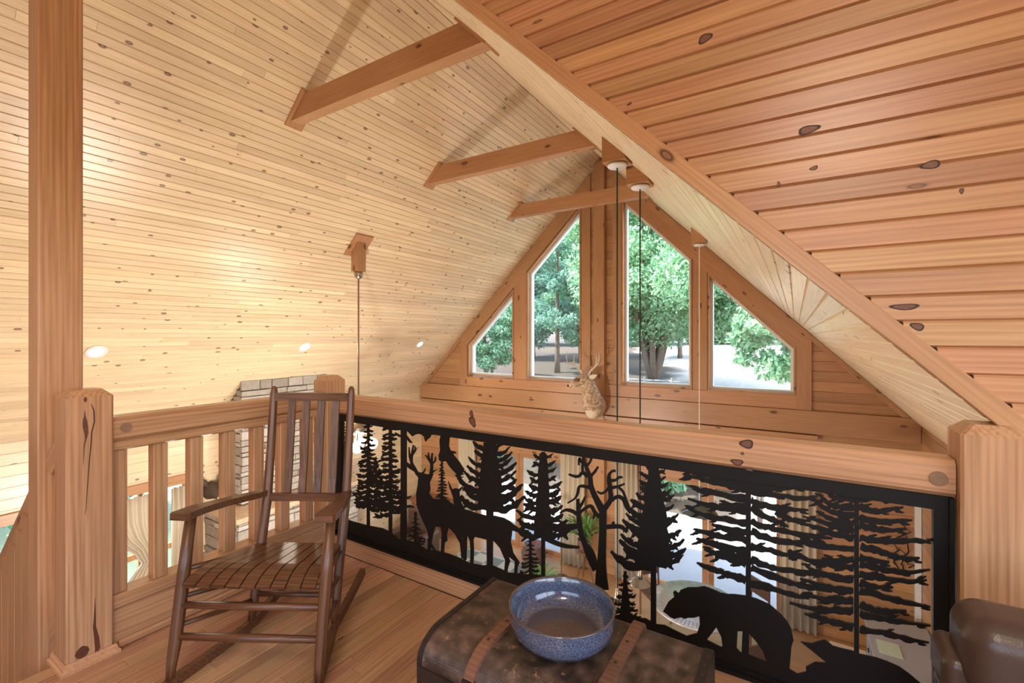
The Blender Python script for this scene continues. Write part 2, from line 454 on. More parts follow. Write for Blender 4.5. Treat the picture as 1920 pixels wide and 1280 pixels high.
# boards on it
def clear_spans(z0, z1):
    zc = (z0+z1)/2
    lo, hi = z0-KL, CR-z0
    lo = max(lo, XL); hi = min(hi, XR)
    if z1 > 0.02: lo = max(XL, (z0-KL)); hi = min(XR, CR-z0)
    spans = [(lo, hi)]
    cuts = []
    if zc > 0.15:
        cuts += [(-6.95, -3.66), (-3.12, 0.12)]
    elif zc > -0.25: cuts += [(-9, 3)]
    elif zc < -1.2:
        cuts += [(-6.72, -4.1), (-2.68, -0.06)]
    for c0, c1 in cuts:
        ns = []
        for a, b in spans:
            if c1 <= a or c0 >= b: ns.append((a, b)); continue
            if c0 > a: ns.append((a, c0))
            if c1 < b: ns.append((c1, b))
        spans = ns
    return [(a, b) for a, b in spans if b-a > 0.06]
zz = ZF; bh = 0.1645
while zz < 4.85:
    for a, b in clear_spans(zz, zz+bh):
        add_plank(wallB, (a, YG, zz+bh/2), (b, YG, zz+bh/2), (0, 0, -1), bh, PINE_W, c=0.006)
    zz += bh
# trims on the gable wall
TN = [2]
def trim_box(x0, x1, z0, z1, y0, y1, label, vert=False, mat=PINE_R, par=None):
    TN[0] += 1
    ctr = ((x0+x1)/2, (y0+y1)/2, (z0+z1)/2)
    if vert: M = frame_of(ctr, (0, 0, 1), (1, 0, 0)); L, w = z1-z0, x1-x0
    else: M = frame_of(ctr, (1, 0, 0), (0, 0, 1)); L, w = x1-x0, z1-z0
    o = MB().cbox(-L/2, L/2, -w/2, w/2, -(y1-y0)/2, (y1-y0)/2, 0.004).obj('trim_%d' % TN[0], mat, par, M)
    return setp(o, label, kind='structure')
def trim_vpoly(pts, y0, y1, label):
    """vertical casing with a sloped top: polygon in XZ, grain vertical"""
    TN[0] += 1
    M = frame_of((0, 0, 0), (0, 0, 1), (1, 0, 0))   # local x=z, y=x, z=y
    n = len(pts); vs = [(z, x, y0) for x, z in pts]+[(z, x, y1) for x, z in pts]
    fs = [tuple(range(n)), tuple(reversed(range(n, 2*n)))]+[(i, i+n, (i+1) % n+n, (i+1) % n) for i in range(n)]
    o = mesh_obj('trim_%d' % TN[0], vs, fs, PINE_R, None, M)
    return setp(o, label, kind='structure')
ty0, ty1 = YG-0.045, YG-0.001
trim_vpoly([(-7.05, 0.13), (-6.83, 0.13), (-6.83, -6.83+OFF+0.04), (-6.83, -6.83+KL-0.02), (-7.05, -7.05+KL-0.02)], ty0, ty1, 'vertical casing at the left end of the small left window')
trim_vpoly([(-5.49, 0.37), (-5.16, 0.37), (-5.16, -5.16+OFF+0.06), (-5.49, -5.49+OFF+0.06)], ty0, ty1, 'wide mullion casing between the two left windows')
trim_vpoly([(-3.83, 0.37), (-3.63, 0.37), (-3.63, -3.63+KL-0.02), (-3.83, -3.83+KL-0.02)], ty0, ty1, 'vertical casing left of the centre post')
trim_vpoly([(-3.15, 0.37), (-2.97, 0.37), (-2.97, CR+2.97-0.02), (-3.15, CR+3.15-0.02)], ty0, ty1, 'vertical casing right of the centre post')
trim_vpoly([(-1.62, 0.37), (-1.37, 0.37), (-1.37, 1.15+1.37+0.06), (-1.62, 1.15+1.62+0.06)], ty0, ty1, 'mullion casing between the two right windows')
trim_vpoly([(0.005, 0.13), (0.22, 0.13), (0.22, CR-0.22-0.02), (0.005, CR-0.02)], ty0, ty1, 'vertical casing at the right end of the right window')
trim_vpoly([(-3.53, ZF), (-3.30, ZF), (-3.30, ztop(-3.30)-0.02), (-3.39, 4.96), (-3.53, ztop(-3.53)-0.02)], YG-0.13, YG-0.001, 'square pine post up the middle of the gable wall behind the deer head')
o = slope_board('trim_20', OFF+0.03, KL-0.01, -6.96, -3.72, ty0-0.004, ty1, PINE_R, left=True); setp(o, 'rake board over the two left windows', kind='structure')
o = slope_board('trim_21', 1.15+0.0, CR-0.01, -3.08, 0.13, ty0-0.004, ty1, PINE_R); setp(o, 'rake board over the two right windows', kind='structure')
o = slope_board('trim_22', KL-0.11, KL-0.005, -8.30, -7.05, YG-0.05, ty1, PINE_R, left=True); setp(o, 'thin rake strip on the lower left of the gable wall', kind='structure')
o = slope_board('trim_23', CR-0.11, CR-0.005, 0.22, 1.50, YG-0.05, ty1, PINE_R); setp(o, 'thin rake strip on the lower right of the gable wall', kind='structure')
trim_box(-6.83, 0.005, 0.135, 0.365, ty0, ty1, 'wide sill board running under all four gable windows')
trim_box(-8.35, 1.572, -0.245, 0.13, YG-0.075, YG-0.001, 'deep horizontal timber below the gable windows')
trim_box(-8.30, 0.30, -0.335, -0.262, YG-0.11, YG-0.001, 'projecting ledge under the deep horizontal timber')

# --- gable windows
def inset(P, d):
    n = len(P); out = []
    for i in range(n):
        a, b, c = Vector(P[i-1]), Vector(P[i]), Vector(P[(i+1) % n])
        e1 = (b-a).normalized(); e2 = (c-b).normalized()
        n1 = Vector((-e1.y, e1.x)); n2 = Vector((-e2.y, e2.x))
        k = 1+n1.dot(n2)
        out.append(tuple(b+(n1+n2)*(d/k)))
    return out
def ring(P, Qp, y0, y1):
    n = len(P); m = MB()
    vs = [(x, y0, z) for x, z in P]+[(x, y0, z) for x, z in Qp]+[(x, y1, z) for x, z in P]+[(x, y1, z) for x, z in Qp]
    fs = []
    for i in range(n):
        j = (i+1) % n
        fs += [(i, j, n+j, n+i), (2*n+j, 2*n+i, 3*n+i, 3*n+j), (j, i, 2*n+i, 2*n+j), (n+i, n+j, 3*n+j, 3*n+i)]
    return m.add(vs, fs)
WIN = [([(-6.80, 0.385), (-5.50, 0.385), (-5.50, 2.43), (-6.80, 1.13)], 'small left gable window with a steep sloping head'),
       ([(-5.15, 0.375), (-3.84, 0.375), (-3.84, 4.09), (-5.15, 2.78)], 'tall left gable window beside the centre post'),
       ([(-2.96, 0.37), (-1.63, 0.37), (-1.63, 2.78), (-2.96, 4.11)], 'tall right gable window beside the centre post'),
       ([(-1.36, 0.36), (0.0, 0.36), (0.0, 1.15), (-1.36, 2.51)], 'wide right gable window looking on the gravel drive')]
for i, (P, lb) in enumerate(WIN):
    w = empty('window_%d' % (i+1), (P[0][0], YG, P[0][1]), label=lb, kind='structure')
    P1 = inset(P, 0.03); P2 = inset(P1, 0.045)
    ring(P, P1, YG-0.05, YG+0.06).obj('jamb', PINE_R, w)
    ring(P, P2, YG+0.061, YG+0.17).obj('sash', WHITEP, w)
    MB().poly(P2, YG+0.11, YG+0.116).obj('pane', GLASSM, w)

# --- side walls of the great room
wl_ = MB().box(XL-0.16, XL-0.022, -3.2, 0.75, ZF, 0.05).box(XL-0.16, XL-0.022, 1.95, 2.35, ZF, 0.05).box(XL-0.16, XL-0.022, 0.75, 1.95, -1.0, 0.05).box(XL-0.16, XL-0.022, 0.75, 1.95, ZF, -2.5)
wl_.box(XL-0.16, XL-0.022, 3.62, YG+0.2, ZF, 0.05); wl_.box(XL-0.16, XL-0.022, 2.35, 3.62, -1.0, 0.05); wl_.box(XL-0.16, XL-0.022, 2.35, 3.62, ZF, -2.5)
wallL = wl_.obj('wall_left', DARKW); setp(wallL, 'low left side wall of pine boards below the roof slope', kind='structure')
zz = ZF
while zz < 0.02:
    h = 0.141
    if -2.6 < zz+h/2 < -0.93: sp = [(0.3, 0.75), (1.95, 2.35), (3.62, YG)]
    else: sp = [(0.3, YG)]
    for a, b in sp:
        for (c, d) in splits(a, b, 2.5, 5):
            add_plank(wallL, (XL, c, zz+h/2), (XL, d, zz+h/2), (0, 0, -1), h, PINE, c=0.005)
    zz += h
trR = MB().box(XR+0.022, XR+0.16, YB, YG+0.2, ZF, 0.1).obj('wall_right', DARKW); setp(trR, 'right side wall of the great room', kind='structure')
zz = ZF
while zz < 0.0:
    h = 0.1645
    add_plank(trR, (XR, 5.2, zz+h/2), (XR, YG, zz+h/2), (0, 0, 1), h, PINE_W, c=0.006)
    zz += h
TN[0] = 29
o = trim_box(XR-0.075, XR-0.004, ZF, -0.55, YG-0.10, YG-0.012, 'pale corner strip where the gable wall meets the right wall', vert=True, mat=WHITEP)
# trim rail on the left wall and its window
TN[0] = 30
def lw_beam(y0, y1, z0, z1, x0, x1, label, mat=PINE_R, vert=False, kind='structure'):
    TN[0] += 1
    ctr = ((x0+x1)/2, (y0+y1)/2, (z0+z1)/2)
    if vert: M = frame_of(ctr, (0, 0, 1), (0, 1, 0)); L, w = z1-z0, y1-y0
    else: M = frame_of(ctr, (0, 1, 0), (0, 0, 1)); L, w = y1-y0, z1-z0
    return setp(MB().cbox(-L/2, L/2, -w/2, w/2, -(x1-x0)/2, (x1-x0)/2, 0.004).obj('trim_%d' % TN[0], mat, None, M), label, kind=kind)
lw_beam(0.3, 3.75, -1.0, -0.86, XL+0.001, XL+0.05, 'head board above the curtained window on the left wall')
w5 = empty('window_5', (XL, 2.4, -2.5), label='curtained side window on the low left wall seen between the balusters', kind='structure')
def lbox(name, y0, y1, z0, z1, x0, x1, mat, par): return MB().box(x0, x1, y0, y1, z0, z1).obj(name, mat, par)
lbox('casing', 3.46, 3.72, -2.6, -1.0, XL+0.001, XL+0.05, PINE_R, w5); lbox('casing', 2.22, 2.40, -2.6, -1.0, XL+0.001, XL+0.05, PINE_R, w5)
lbox('sill', 2.22, 3.72, -2.62, -2.5, XL+0.001, XL+0.08, PINE_R, w5)
lbox('rail', 2.40, 3.46, -1.98, -1.90, XL-0.06, XL-0.005, PINE_R, w5); lbox('stile', 2.9, 2.95, -2.5, -1.0, XL-0.06, XL-0.01, PINE_R, w5)
w6 = empty('window_6', (XL, 1.35, -2.5), label='bright side window at the left edge beyond the stair rail', kind='structure')
lbox('casing', 0.60, 0.75, -2.6, -1.0, XL+0.001, XL+0.05, PINE_R, w6); lbox('casing', 1.95, 2.10, -2.6, -1.0, XL+0.001, XL+0.05, PINE_R, w6); lbox('sill', 0.6, 2.1, -2.62, -2.5, XL+0.001, XL+0.08, PINE_R, w6)
lbox('pane', 0.75, 1.95, -2.5, -1.0, XL-0.09, XL-0.086, GLASSM, w6)
lbox('pane', 2.36, 3.60, -2.5, -1.0, XL-0.09, XL-0.086, GLASSM, w5)

# --- main floor and outdoors ground
mf = MB().box(XL-0.2, XR+0.2, -3.2, YG+0.2, ZF-0.2, ZF).obj('floor_lower', FLOORW, None); setp(mf, 'honey pine floor of the great room below the loft', kind='structure')

# --- glazed doors under the windows
def door(n, x0, x1, label):
    d = empty('door_%d' % n, ((x0+x1)/2, YG, ZF), label=label, kind='structure')
    zt = -1.32
    mb = MB()
    for (a, b, c, e) in ((x0-0.14, x0, ZF, zt), (x1, x1+0.14, ZF, zt), (x0-0.14, x1+0.14, zt, zt+0.16)): 
        vert = (b-a) < 0.2
        ctr = ((a+b)/2, YG-0.02, (c+e)/2)
        M = frame_of(ctr, (0,0,1) if vert else (1,0,0), (1,0,0) if vert else (0,0,1))
        L, w = (e-c, b-a) if vert else (b-a, e-c)
        MB().cbox(-L/2, L/2, -w/2, w/2, -0.025, 0.019, 0.004).obj('casing', PINE_R, d, M)
    xm = (x0+x1)/2
    for a, b in ((x0, xm), (xm, x1)):
        P = [(a+0.005, ZF+0.03), (b-0.005, ZF+0.03), (b-0.005, zt-0.01), (a+0.005, zt-0.01)]
        ring(P, inset(P, 0.095), YG+0.05, YG+0.10).obj('leaf_frame', PINE_R, d)
        MB().poly(inset(P, 0.09), YG+0.072, YG+0.078).obj('pane', GLASSM, d)
    MB().box(x0, x1, YG-0.01, YG+0.2, ZF-0.05, ZF+0.03).obj('threshold', PINE_R, d)
door(1, -6.6, -4.22, 'left pair of glazed wooden doors to the patio behind the two deer cut-outs')
door(2, -2.56, -0.18, 'right pair of glazed wooden doors to the patio behind the round table')

# ================================================================ TIMBERS IN THE ROOF
def tie(yn, zb, label):
    h, w = 0.235, 0.125
    zt = zb+h
    root = empty('collar_tie', (RX, yn+w/2, zb), label=label, cat='beam', group='collar ties across the vault')
    e = 0.022*math.sqrt(2)
    pts = [(zb-KL+e, zb), (CR-zb-e, zb), (CR-zt-e, zt), (zt-KL+e, zt)]
    MB().poly(pts, yn, yn+w).obj('timber', PINE_R, root)
    for sgn in (-1, 1):
        zc = (zb+zt)/2
        xc = zc-KL if sgn < 0 else CR-zc
        ex = Vector((1, 0, 1)) if sgn < 0 else Vector((-1, 0, 1))
        nrm = Vector((1, 0, -1)) if sgn < 0 else Vector((-1, 0, -1))
        M = frame_of(Vector((xc, yn+w/2, zc))+nrm.normalized()*0.011, ex, (0, 1, 0))
        MB().box(-0.215, 0.215, -0.10, 0.10, -0.0105, 0.0105).obj('end_plate', PINE_R, root, M)
    return root
tie(2.97, 3.69, 'nearest pine collar tie crossing high under the ridge')
tie(5.20, 3.645, 'middle pine collar tie crossing under the ridge')
tie(7.55, 3.645, 'farthest pine collar tie just in front of the gable windows')

# recessed lights
LENS = emis('warm_lens', (1.0, 0.93, 0.82), 9.0)
def can(y, label, x=-7.215):
    z = x+KL
    nrm = Vector((1, 0, -1)).normalized()
    M = frame_of(Vector((x, y, z))+nrm*0.0, (0, 1, 0), (1, 0, 1))   # local z = ex x ey
    zdir = Vector((M[0][2], M[1][2], M[2][2]))
    sg = 1 if zdir.dot(nrm) > 0 else -1
    root = empty('recessed_light', (x, y, z), label=label, cat='ceiling light', group='recessed lights in the left roof slope')
    MB().lathe([(0.062, sg*0.004), (0.075, sg*0.012), (0.108, sg*0.010), (0.112, sg*0.001), (0.062, sg*0.001)], 32, closed=True).obj('trim_ring', WHITEP, root, M, True)
    MB().lathe([(0.0001, sg*0.003), (0.063, sg*0.003), (0.063, sg*0.0005), (0.0001, sg*0.0005)], 24).obj('lens', LENS, root, M)
    ld = bpy.data.lights.new('recessed_lamp', 'SPOT'); ld.energy = 40; ld.color = (1.0, 0.88, 0.72); ld.spot_size = math.radians(130); ld.spot_blend = 0.6; ld.shadow_soft_size = 0.07
    lo = bpy.data.objects.new('recessed_lamp', ld); COL.objects.link(lo)
    place(lo, Matrix.Translation(Vector((x, y, z))+nrm*0.03) @ nrm.to_track_quat('-Z', 'Y').to_matrix().to_4x4(), root)
can(2.08, 'recessed ceiling light nearest the tall square column')
can(4.86, 'recessed ceiling light above the stone chimney')
can(7.71, 'recessed ceiling light nearest the gable windows')

# ceiling fan mount and light
METAL = flat('brushed_metal', (0.42, 0.38, 0.33), 0.28, 1.0)
BRONZE = flat('bronze_rod', (0.25, 0.15, 0.08), 0.35, 0.8)
GLOBE = emis('lit_globe', (1.0, 0.86, 0.66), 6.0)
fx, fy = -5.65, 4.70
fz = fx+KL
fan = empty('chandelier', (fx, fy, -0.4), label='hanging light on a long rod from a wooden box on the left slope', cat='chandelier')
M = frame_of(Vector((fx, fy, fz))+Vector((1,0,-1)).normalized()*0.012, (1, 0, 1), (0, 1, 0))
MB().box(-0.20, 0.20, -0.16, 0.16, -0.011, 0.011).obj('mount_plate', PINE_R, fan, M)
bx = 0.075
bmb = MB(); b0 = 2.33
vs = [(-bx, -bx, b0-fz), (bx, -bx, b0-fz), (bx, bx, b0-fz), (-bx, bx, b0-fz), (-bx, -bx, -bx-0.03), (bx, -bx, bx-0.03), (bx, bx, bx-0.03), (-bx, bx, -bx-0.03)]
R90 = frame_of((fx, fy, fz), (0, 0, 1), (1, 0, 0))
bmb.add(vs, [(0,3,2,1), (4,5,6,7), (0,1,5,4), (1,2,6,5), (2,3,7,6), (3,0,4,7)])
inv = R90.inverted() @ Matrix.Translation((fx, fy, fz))
mesh_obj('mount_box', [tuple(inv @ Vector(v)) for v in bmb.v], bmb.f, PINE_R, fan, R90)
T = Matrix.Translation
MB().lathe([(0.001, 2.22), (0.03, 2.222), (0.06, 2.25), (0.066, 2.29), (0.06, 2.329), (0.001, 2.329)], 24).obj('canopy_cup', METAL, fan, T((fx, fy, 0)), True)
MB().tube([(0, 0, 0.05), (0, 0, 2.23)], 0.0125, 10).obj('rod', BRONZE, fan, T((fx, fy, 0)))
MB().lathe([(0.02, 0.08), (0.05, 0.05), (0.13, 0.0), (0.15, -0.06), (0.12, -0.12), (0.04, -0.16), (0.02, -0.16)], 24).obj('housing', METAL, fan, T((fx, fy, 0)), True)
for k in range(4):
    a = math.pi/4+k*math.pi/2
    cx_, cy_ = 0.2*math.cos(a), 0.2*math.sin(a)
    MB().tube([(0.03*math.cos(a), 0.03*math.sin(a), -0.13), (cx_*0.7, cy_*0.7, -0.12), (cx_, cy_, -0.2)], 0.01, 8).obj('arm', METAL, fan, T((fx, fy, 0)))
    MB().ball((cx_, cy_, -0.29), 0.085, 14, 8).obj('globe', GLOBE, fan, T((fx, fy, 0)), True)
ld = bpy.data.lights.new('chandelier_lamp', 'POINT'); ld.energy = 90; ld.color = (1.0, 0.93, 0.82); ld.shadow_soft_size = 0.45
lo = bpy.data.objects.new('chandelier_lamp', ld); COL.objects.link(lo); place(lo, T((fx, fy, -0.5)), fan)

# torchiere uplight added to light the roof evenly, hidden by the loft floor
tl = empty('added_torchiere', (-4.0, 2.6, ZF), label='added fill uplight on a tall stand, unseen beneath the loft edge', cat='floor lamp')
MB().lathe([(0.001, 0.0), (0.16, 0.0), (0.16, 0.02), (0.02, 0.04), (0.014, 0.1), (0.014, 1.62), (0.001, 1.62)], 20).obj('stand', BRONZE, tl, T((-4.0, 2.6, ZF)), True)
MB().lathe([(0.02, 1.60), (0.10, 1.64), (0.19, 1.74), (0.185, 1.742), (0.095, 1.65), (0.02, 1.612)], 24, closed=True).obj('bowl_shade', WHITEP, tl, T((-4.0, 2.6, ZF)), True)
ld = bpy.data.lights.new('added_torchiere_bulb', 'POINT'); ld.energy = 290; ld.color = (1.0, 0.95, 0.86); ld.shadow_soft_size = 0.12
lo = bpy.data.objects.new('added_torchiere_bulb', ld); COL.objects.link(lo); place(lo, T((-4.0, 2.6, ZF+1.86)), tl)

# flush lamp added out of view on the dormer ceiling to brighten the loft
fl = empty('added_ceiling_lamp', (0.3, -1.3, 3.75), label='added fill dome lamp, unseen on the dormer ceiling over the loft', cat='ceiling light')
MB().lathe([(0.001, 3.60), (0.12, 3.62), (0.19, 3.68), (0.20, 3.72), (0.001, 3.72)], 24).obj('dome', emis('frosted_dome', (1.0, 0.88, 0.74), 4.0), fl, T((0.3, -1.3, 0)), True)
MB().lathe([(0.001, 3.721), (0.21, 3.721), (0.21, 3.80), (0.001, 3.80)], 24).obj('base', METAL, fl, T((0.3, -1.3, 0)), True)
ld = bpy.data.lights.new('added_loft_lamp', 'POINT'); ld.energy = 92; ld.color = (1.0, 0.89, 0.76); ld.shadow_soft_size = 0.35
lo = bpy.data.objects.new('added_loft_lamp', ld); COL.objects.link(lo); place(lo, T((0.3, -1.3, 3.2)), fl)

# pendants on wooden wedges
CORD = flat('black_cord', (0.01, 0.01, 0.01), 0.5)
WCORD = flat('pale_cord', (0.75, 0.74, 0.70), 0.5)
SHADE = flat('pewter_shade', (0.30, 0.31, 0.33), 0.25, 0.9)
def pendant(px, py, zc, zend, label, cord, shade, wedge=0.082):
    root = empty('pendant_light', (px, py, zend), label=label, cat='pendant light', group='pendant lights hung from the right slope')
    w = wedge; zs = CR-px
    ztopL, ztopR = zs+w-0.001, zs-w-0.001
    zb = zc+0.012
    vs = []
    for yy in (py-w, py+w):
        vs += [(px-w, yy, zb), (px+w, yy, zb), (px+w, yy, max(zb+0.004, ztopR)), (px-w, yy, ztopL)]
    mesh_obj('wedge', vs, [(0,1,2,3), (7,6,5,4), (0,4,5,1), (1,5,6,2), (2,6,7,3), (3,7,4,0)], PINE_R, root)
    MB().lathe([(0.001, -0.016), (0.030, -0.016), (0.036, -0.011), (0.062, -0.010), (0.067, -0.004), (0.067, 0.011), (0.001, 0.011)], 28).obj('canopy', WHITEP, root, T((px, py, zc)), True)
    MB().lathe([(0.0675, 0.002), (0.070, 0.004), (0.070, 0.0115), (0.0675, 0.0115)], 28, closed=True).obj('canopy_ring', flat('canopy_brass', (0.35, 0.27, 0.12), 0.35, 0.7), root, T((px, py, zc)), True)
    MB().tube([(0, 0, zend), (0, 0, zc-0.012)], 0.0055, 8).obj('cord', cord, root, T((px, py, 0)))
    shade(root, px, py, zend)
    return root
def cone_shade(root, px, py, z):
    MB().lathe([(0.006, 0.02), (0.012, 0.0), (0.018, -0.04), (0.022, -0.06), (0.012, -0.065)], 20).obj('socket', flat('nickel', (0.6, 0.55, 0.48), 0.2, 1.0), root, T((px, py, z)), True)
    MB().lathe([(0.022, -0.06), (0.045, -0.07), (0.082, -0.105), (0.085, -0.108), (0.080, -0.107), (0.042, -0.073), (0.020, -0.063)], 28, closed=True).obj('shade', SHADE, root, T((px, py, z)), True)
def glass_dish(root, px, py, z):
    MB().lathe([(0.02, 0.05), (0.04, 0.015), (0.08, -0.01), (0.205, -0.07), (0.21, -0.078), (0.20, -0.074), (0.075, -0.018), (0.02, 0.03)], 32, closed=True).obj('shade', flat('smoked_dish', (0.10, 0.14, 0.16), 0.08, 0.6), root, T((px, py, z)), True)
    MB().ball((0, 0, -0.055), 0.03, 12, 8).obj('bulb', emis('pendant_bulb', (1, 0.9, 0.75), 3.0), root, T((px, py, z)), True)
pendant(-1.06, 3.11, 2.545, -0.42, 'black-corded pendant on a wooden wedge, left of the two', CORD, cone_shade)
pendant(-1.01, 3.49, 2.49, -0.42, 'black-corded pendant on a wooden wedge, right of the two', CORD, cone_shade)
pendant(-1.0, 5.96, 2.465, -0.72, 'white-corded pendant with a smoked dish in front of the right windows', WCORD, glass_dish)

# ================================================================ LOFT RAILINGS AND POSTS
UP = lambda c: frame_of(c, (0, 0, 1), (1, 0, 0))      # local x up, y = +x, z = +y
def square_post(name, x0, x1, y0, y1, z0, z1, label, cham=0.03, mat=POST, cat='post', base=True, group=None):
    root = empty(name, ((x0+x1)/2, (y0+y1)/2, z0), label=label, cat=cat, group=group)
    cx, cy = (x0+x1)/2, (y0+y1)/2; hx, hy = (x1-x0)/2, (y1-y0)/2
    def sq(d, z, c=0.007):
        a, b = hx-d, hy-d
        return [(z, -a+c, -b), (z, a-c, -b), (z, a, -b+c), (z, a, b-c), (z, a-c, b), (z, -a+c, b), (z, -a, b-c), (z, -a, -b+c)]
    M = UP((cx, cy, 0))
    MB().loft([sq(0, z0), sq(0, z1-cham), sq(cham, z1)]).obj('shaft', mat, root, M)
    if base:
        m = MB()
        t = 0.018; h = 0.04
        prof = [(0, 0), (t, 0), (t, h*0.35), (t*0.6, h*0.5), (t*0.55, h*0.8), (t*0.2, h), (0, h)]
        rings = []
        for d, z in prof:
            a, b = hx+0.001+d, hy+0.001+d
            rings.append([(cx-a, cy-b, z0+z), (cx+a, cy-b, z0+z), (cx+a, cy+b, z0+z), (cx-a, cy+b, z0+z)])
        m.loft(rings+[rings[0]], False).obj('base_moulding', PINE_R, root)
    return root
newel = square_post('newel_post', -2.628, -2.487, 0.622, 0.775, 0.0, 1.135, 'knotty square newel post with a long crack beside the tall column', cat='post')
square_post('newel_post', -2.628, -2.488, 1.828, 1.968, 0.0, 1.105, 'chamfered newel post at the far loft corner behind the rocking chair', base=False)
rpost = square_post('newel_post', 0.410, 0.56, 1.828, 1.975, 0.0, 1.10, 'broad pale newel post at the right end of the steel panel', base=False)
colm = square_post('timber_column', -2.892, -2.752, 0.60, 0.748, ZF, 4.74, 'tall square timber column rising past the newel post to the roof', cham=0.001, base=False, cat='column')

# knot, crack and bark pocket on the near newel (real wear with its own shape)
CRACK = flat('crack_dark', (0.035, 0.015, 0.008), 0.8)
KNOTM = flat('knot_brown', (0.11, 0.035, 0.016), 0.45, noise=0.5, scale=60)
xf = -2.487
def face_strip(name, pts, w, parent, mat, x=xf):
    """thin sunken-looking strip on the +x face; pts (y,z)"""
    m = MB(); vs = []; n = len(pts)
    for i, (y, z) in enumerate(pts):
        ww = w[i] if isinstance(w, list) else w
        vs += [(x+0.0006, y-ww/2, z), (x+0.0006, y+ww/2, z)]
    fs = [(2*i, 2*i+1, 2*i+3, 2*i+2) for i in range(n-1)]
    m.add(vs, fs); return m.obj(name, mat, parent)
def post_pt(u, v):
    d = ray(u, v); t = xf/d[0]; return (d[1]*t, d[2]*t+CAM_H)
face_strip('crack', [post_pt(*q) for q in ((171, 757), (176, 770), (177, 790), (172, 810), (170, 840), (167, 870), (164, 910), (161, 955), (159, 965))], [0.002, 0.004, 0.004, 0.004, 0.0035, 0.003, 0.0025, 0.002, 0.001], newel, CRACK)
face_strip('knot', [post_pt(*q) for q in ((159, 770), (159, 780), (159, 787), (160, 800), (162, 812), (161, 822), (158, 835), (156, 870))], [0.002, 0.005, 0.014, 0.017, 0.013, 0.006, 0.004, 0.001], newel, KNOTM)
face_strip('knot', [post_pt(*q) for q in ((160, 744), (160, 749), (160, 754))], [0.004, 0.012, 0.004], newel, KNOTM)
face_strip('knot', [post_pt(*q) for q in ((154, 1211), (154, 1216), (154, 1223), (154, 1230), (154, 1234))], [0.006, 0.036, 0.046, 0.034, 0.006], newel, KNOTM)
face_strip('crack', [post_pt(*q) for q in ((178, 1120), (178, 1150), (177, 1175), (181, 1195), (183, 1215), (178, 1233), (172, 1248))], [0.001, 0.006, 0.010, 0.016, 0.018, 0.008, 0.002], newel, KNOTM)

# left railing
lr = empty('railing', (-2.56, 1.3, 0), label='wooden baluster railing along the left edge of the loft', cat='railing')
def yb(name, y0, y1, x0, x1, z0, z1, mat, par, c=0.006):
    M = frame_of(((x0+x1)/2, (y0+y1)/2, (z0+z1)/2), (0, 1, 0), (0, 0, 1))
    L = y1-y0; return MB().cbox(-L/2, L/2, -(z1-z0)/2, (z1-z0)/2, -(x1-x0)/2, (x1-x0)/2, c).obj(name, mat, par, M)
tr = yb('top_rail', 0.777, 1.826, -2.615, -2.503, 0.904, 1.005, POST, lr, 0.012)
yb('sub_rail', 0.777, 1.826, -2.60, -2.515, 0.858, 0.903, POST, lr)
yb('bottom_rail', 0.777, 1.826, -2.602, -2.506, 0.172, 0.232, POST, lr)
yb('base_board', 0.777, 1.826, -2.595, -2.513, 0.0, 0.171, POST, lr)
yb('base_moulding', 0.795, 1.826, -2.513, -2.495, 0.0, 0.035, PINE_R, lr, 0.008)
for i, y in enumerate((0.807, 0.962, 1.115, 1.270, 1.425, 1.577, 1.733)):
    M = UP((-2.558, y, 0.545))
    MB().cbox(-0.312, 0.312, -0.03, 0.03, -0.029, 0.029, 0.004).obj('baluster', POST, lr, M)
MB().lathe([(0.0001, 0.0), (0.021, 0.0), (0.021, 0.004), (0.0001, 0.004)], 20).obj('plug', BRASSY, tr, frame_of((-2.5035, 0.822, 0.957), (0, 1, 0), (0, 0, 1)))

# front handrail and kick board
fr = empty('handrail', (-1.04, 1.92, 0.87), label='thick pine handrail running over the steel wildlife panel', cat='handrail')
def xb(name, x0, x1, y0, y1, z0, z1, mat, par, c=0.006):
    M = frame_of(((x0+x1)/2, (y0+y1)/2, (z0+z1)/2), (1, 0, 0), (0, 0, 1))
    L = x1-x0; return MB().cbox(-L/2, L/2, -(z1-z0)/2, (z1-z0)/2, -(y1-y0)/2, (y1-y0)/2, c).obj(name, mat, par, M)
rl = xb('rail', -2.486, 0.408, 1.866, 1.968, 0.872, 0.985, POST, fr, 0.014)
px, _, pz = onY(1760, 897, 1.866)
MB().lathe([(0.0001, 0.0), (0.022, 0.0), (0.022, 0.003), (0.0001, 0.003)], 20).obj('plug', BRASSY, rl, frame_of((px, 1.8655, pz), (1, 0, 0), (0, 0, 1)))
for (u, v, w_, h_, r_) in ((1400, 832, 24, 17, 0.1), (1382, 866, 22, 12, 0), (1392, 850, 6, 6, 0), (886, 790, 14, 22, 0.5), (884, 775, 9, 12, 0.3), (1405, 880, 14, 6, 0)):
    knot_on(rl, u, v, w_, h_, 1.866, r_)
xb('kick_board', -2.486, 0.408, 1.878, 1.955, 0.0, 0.103, POST, fr, 0.004)

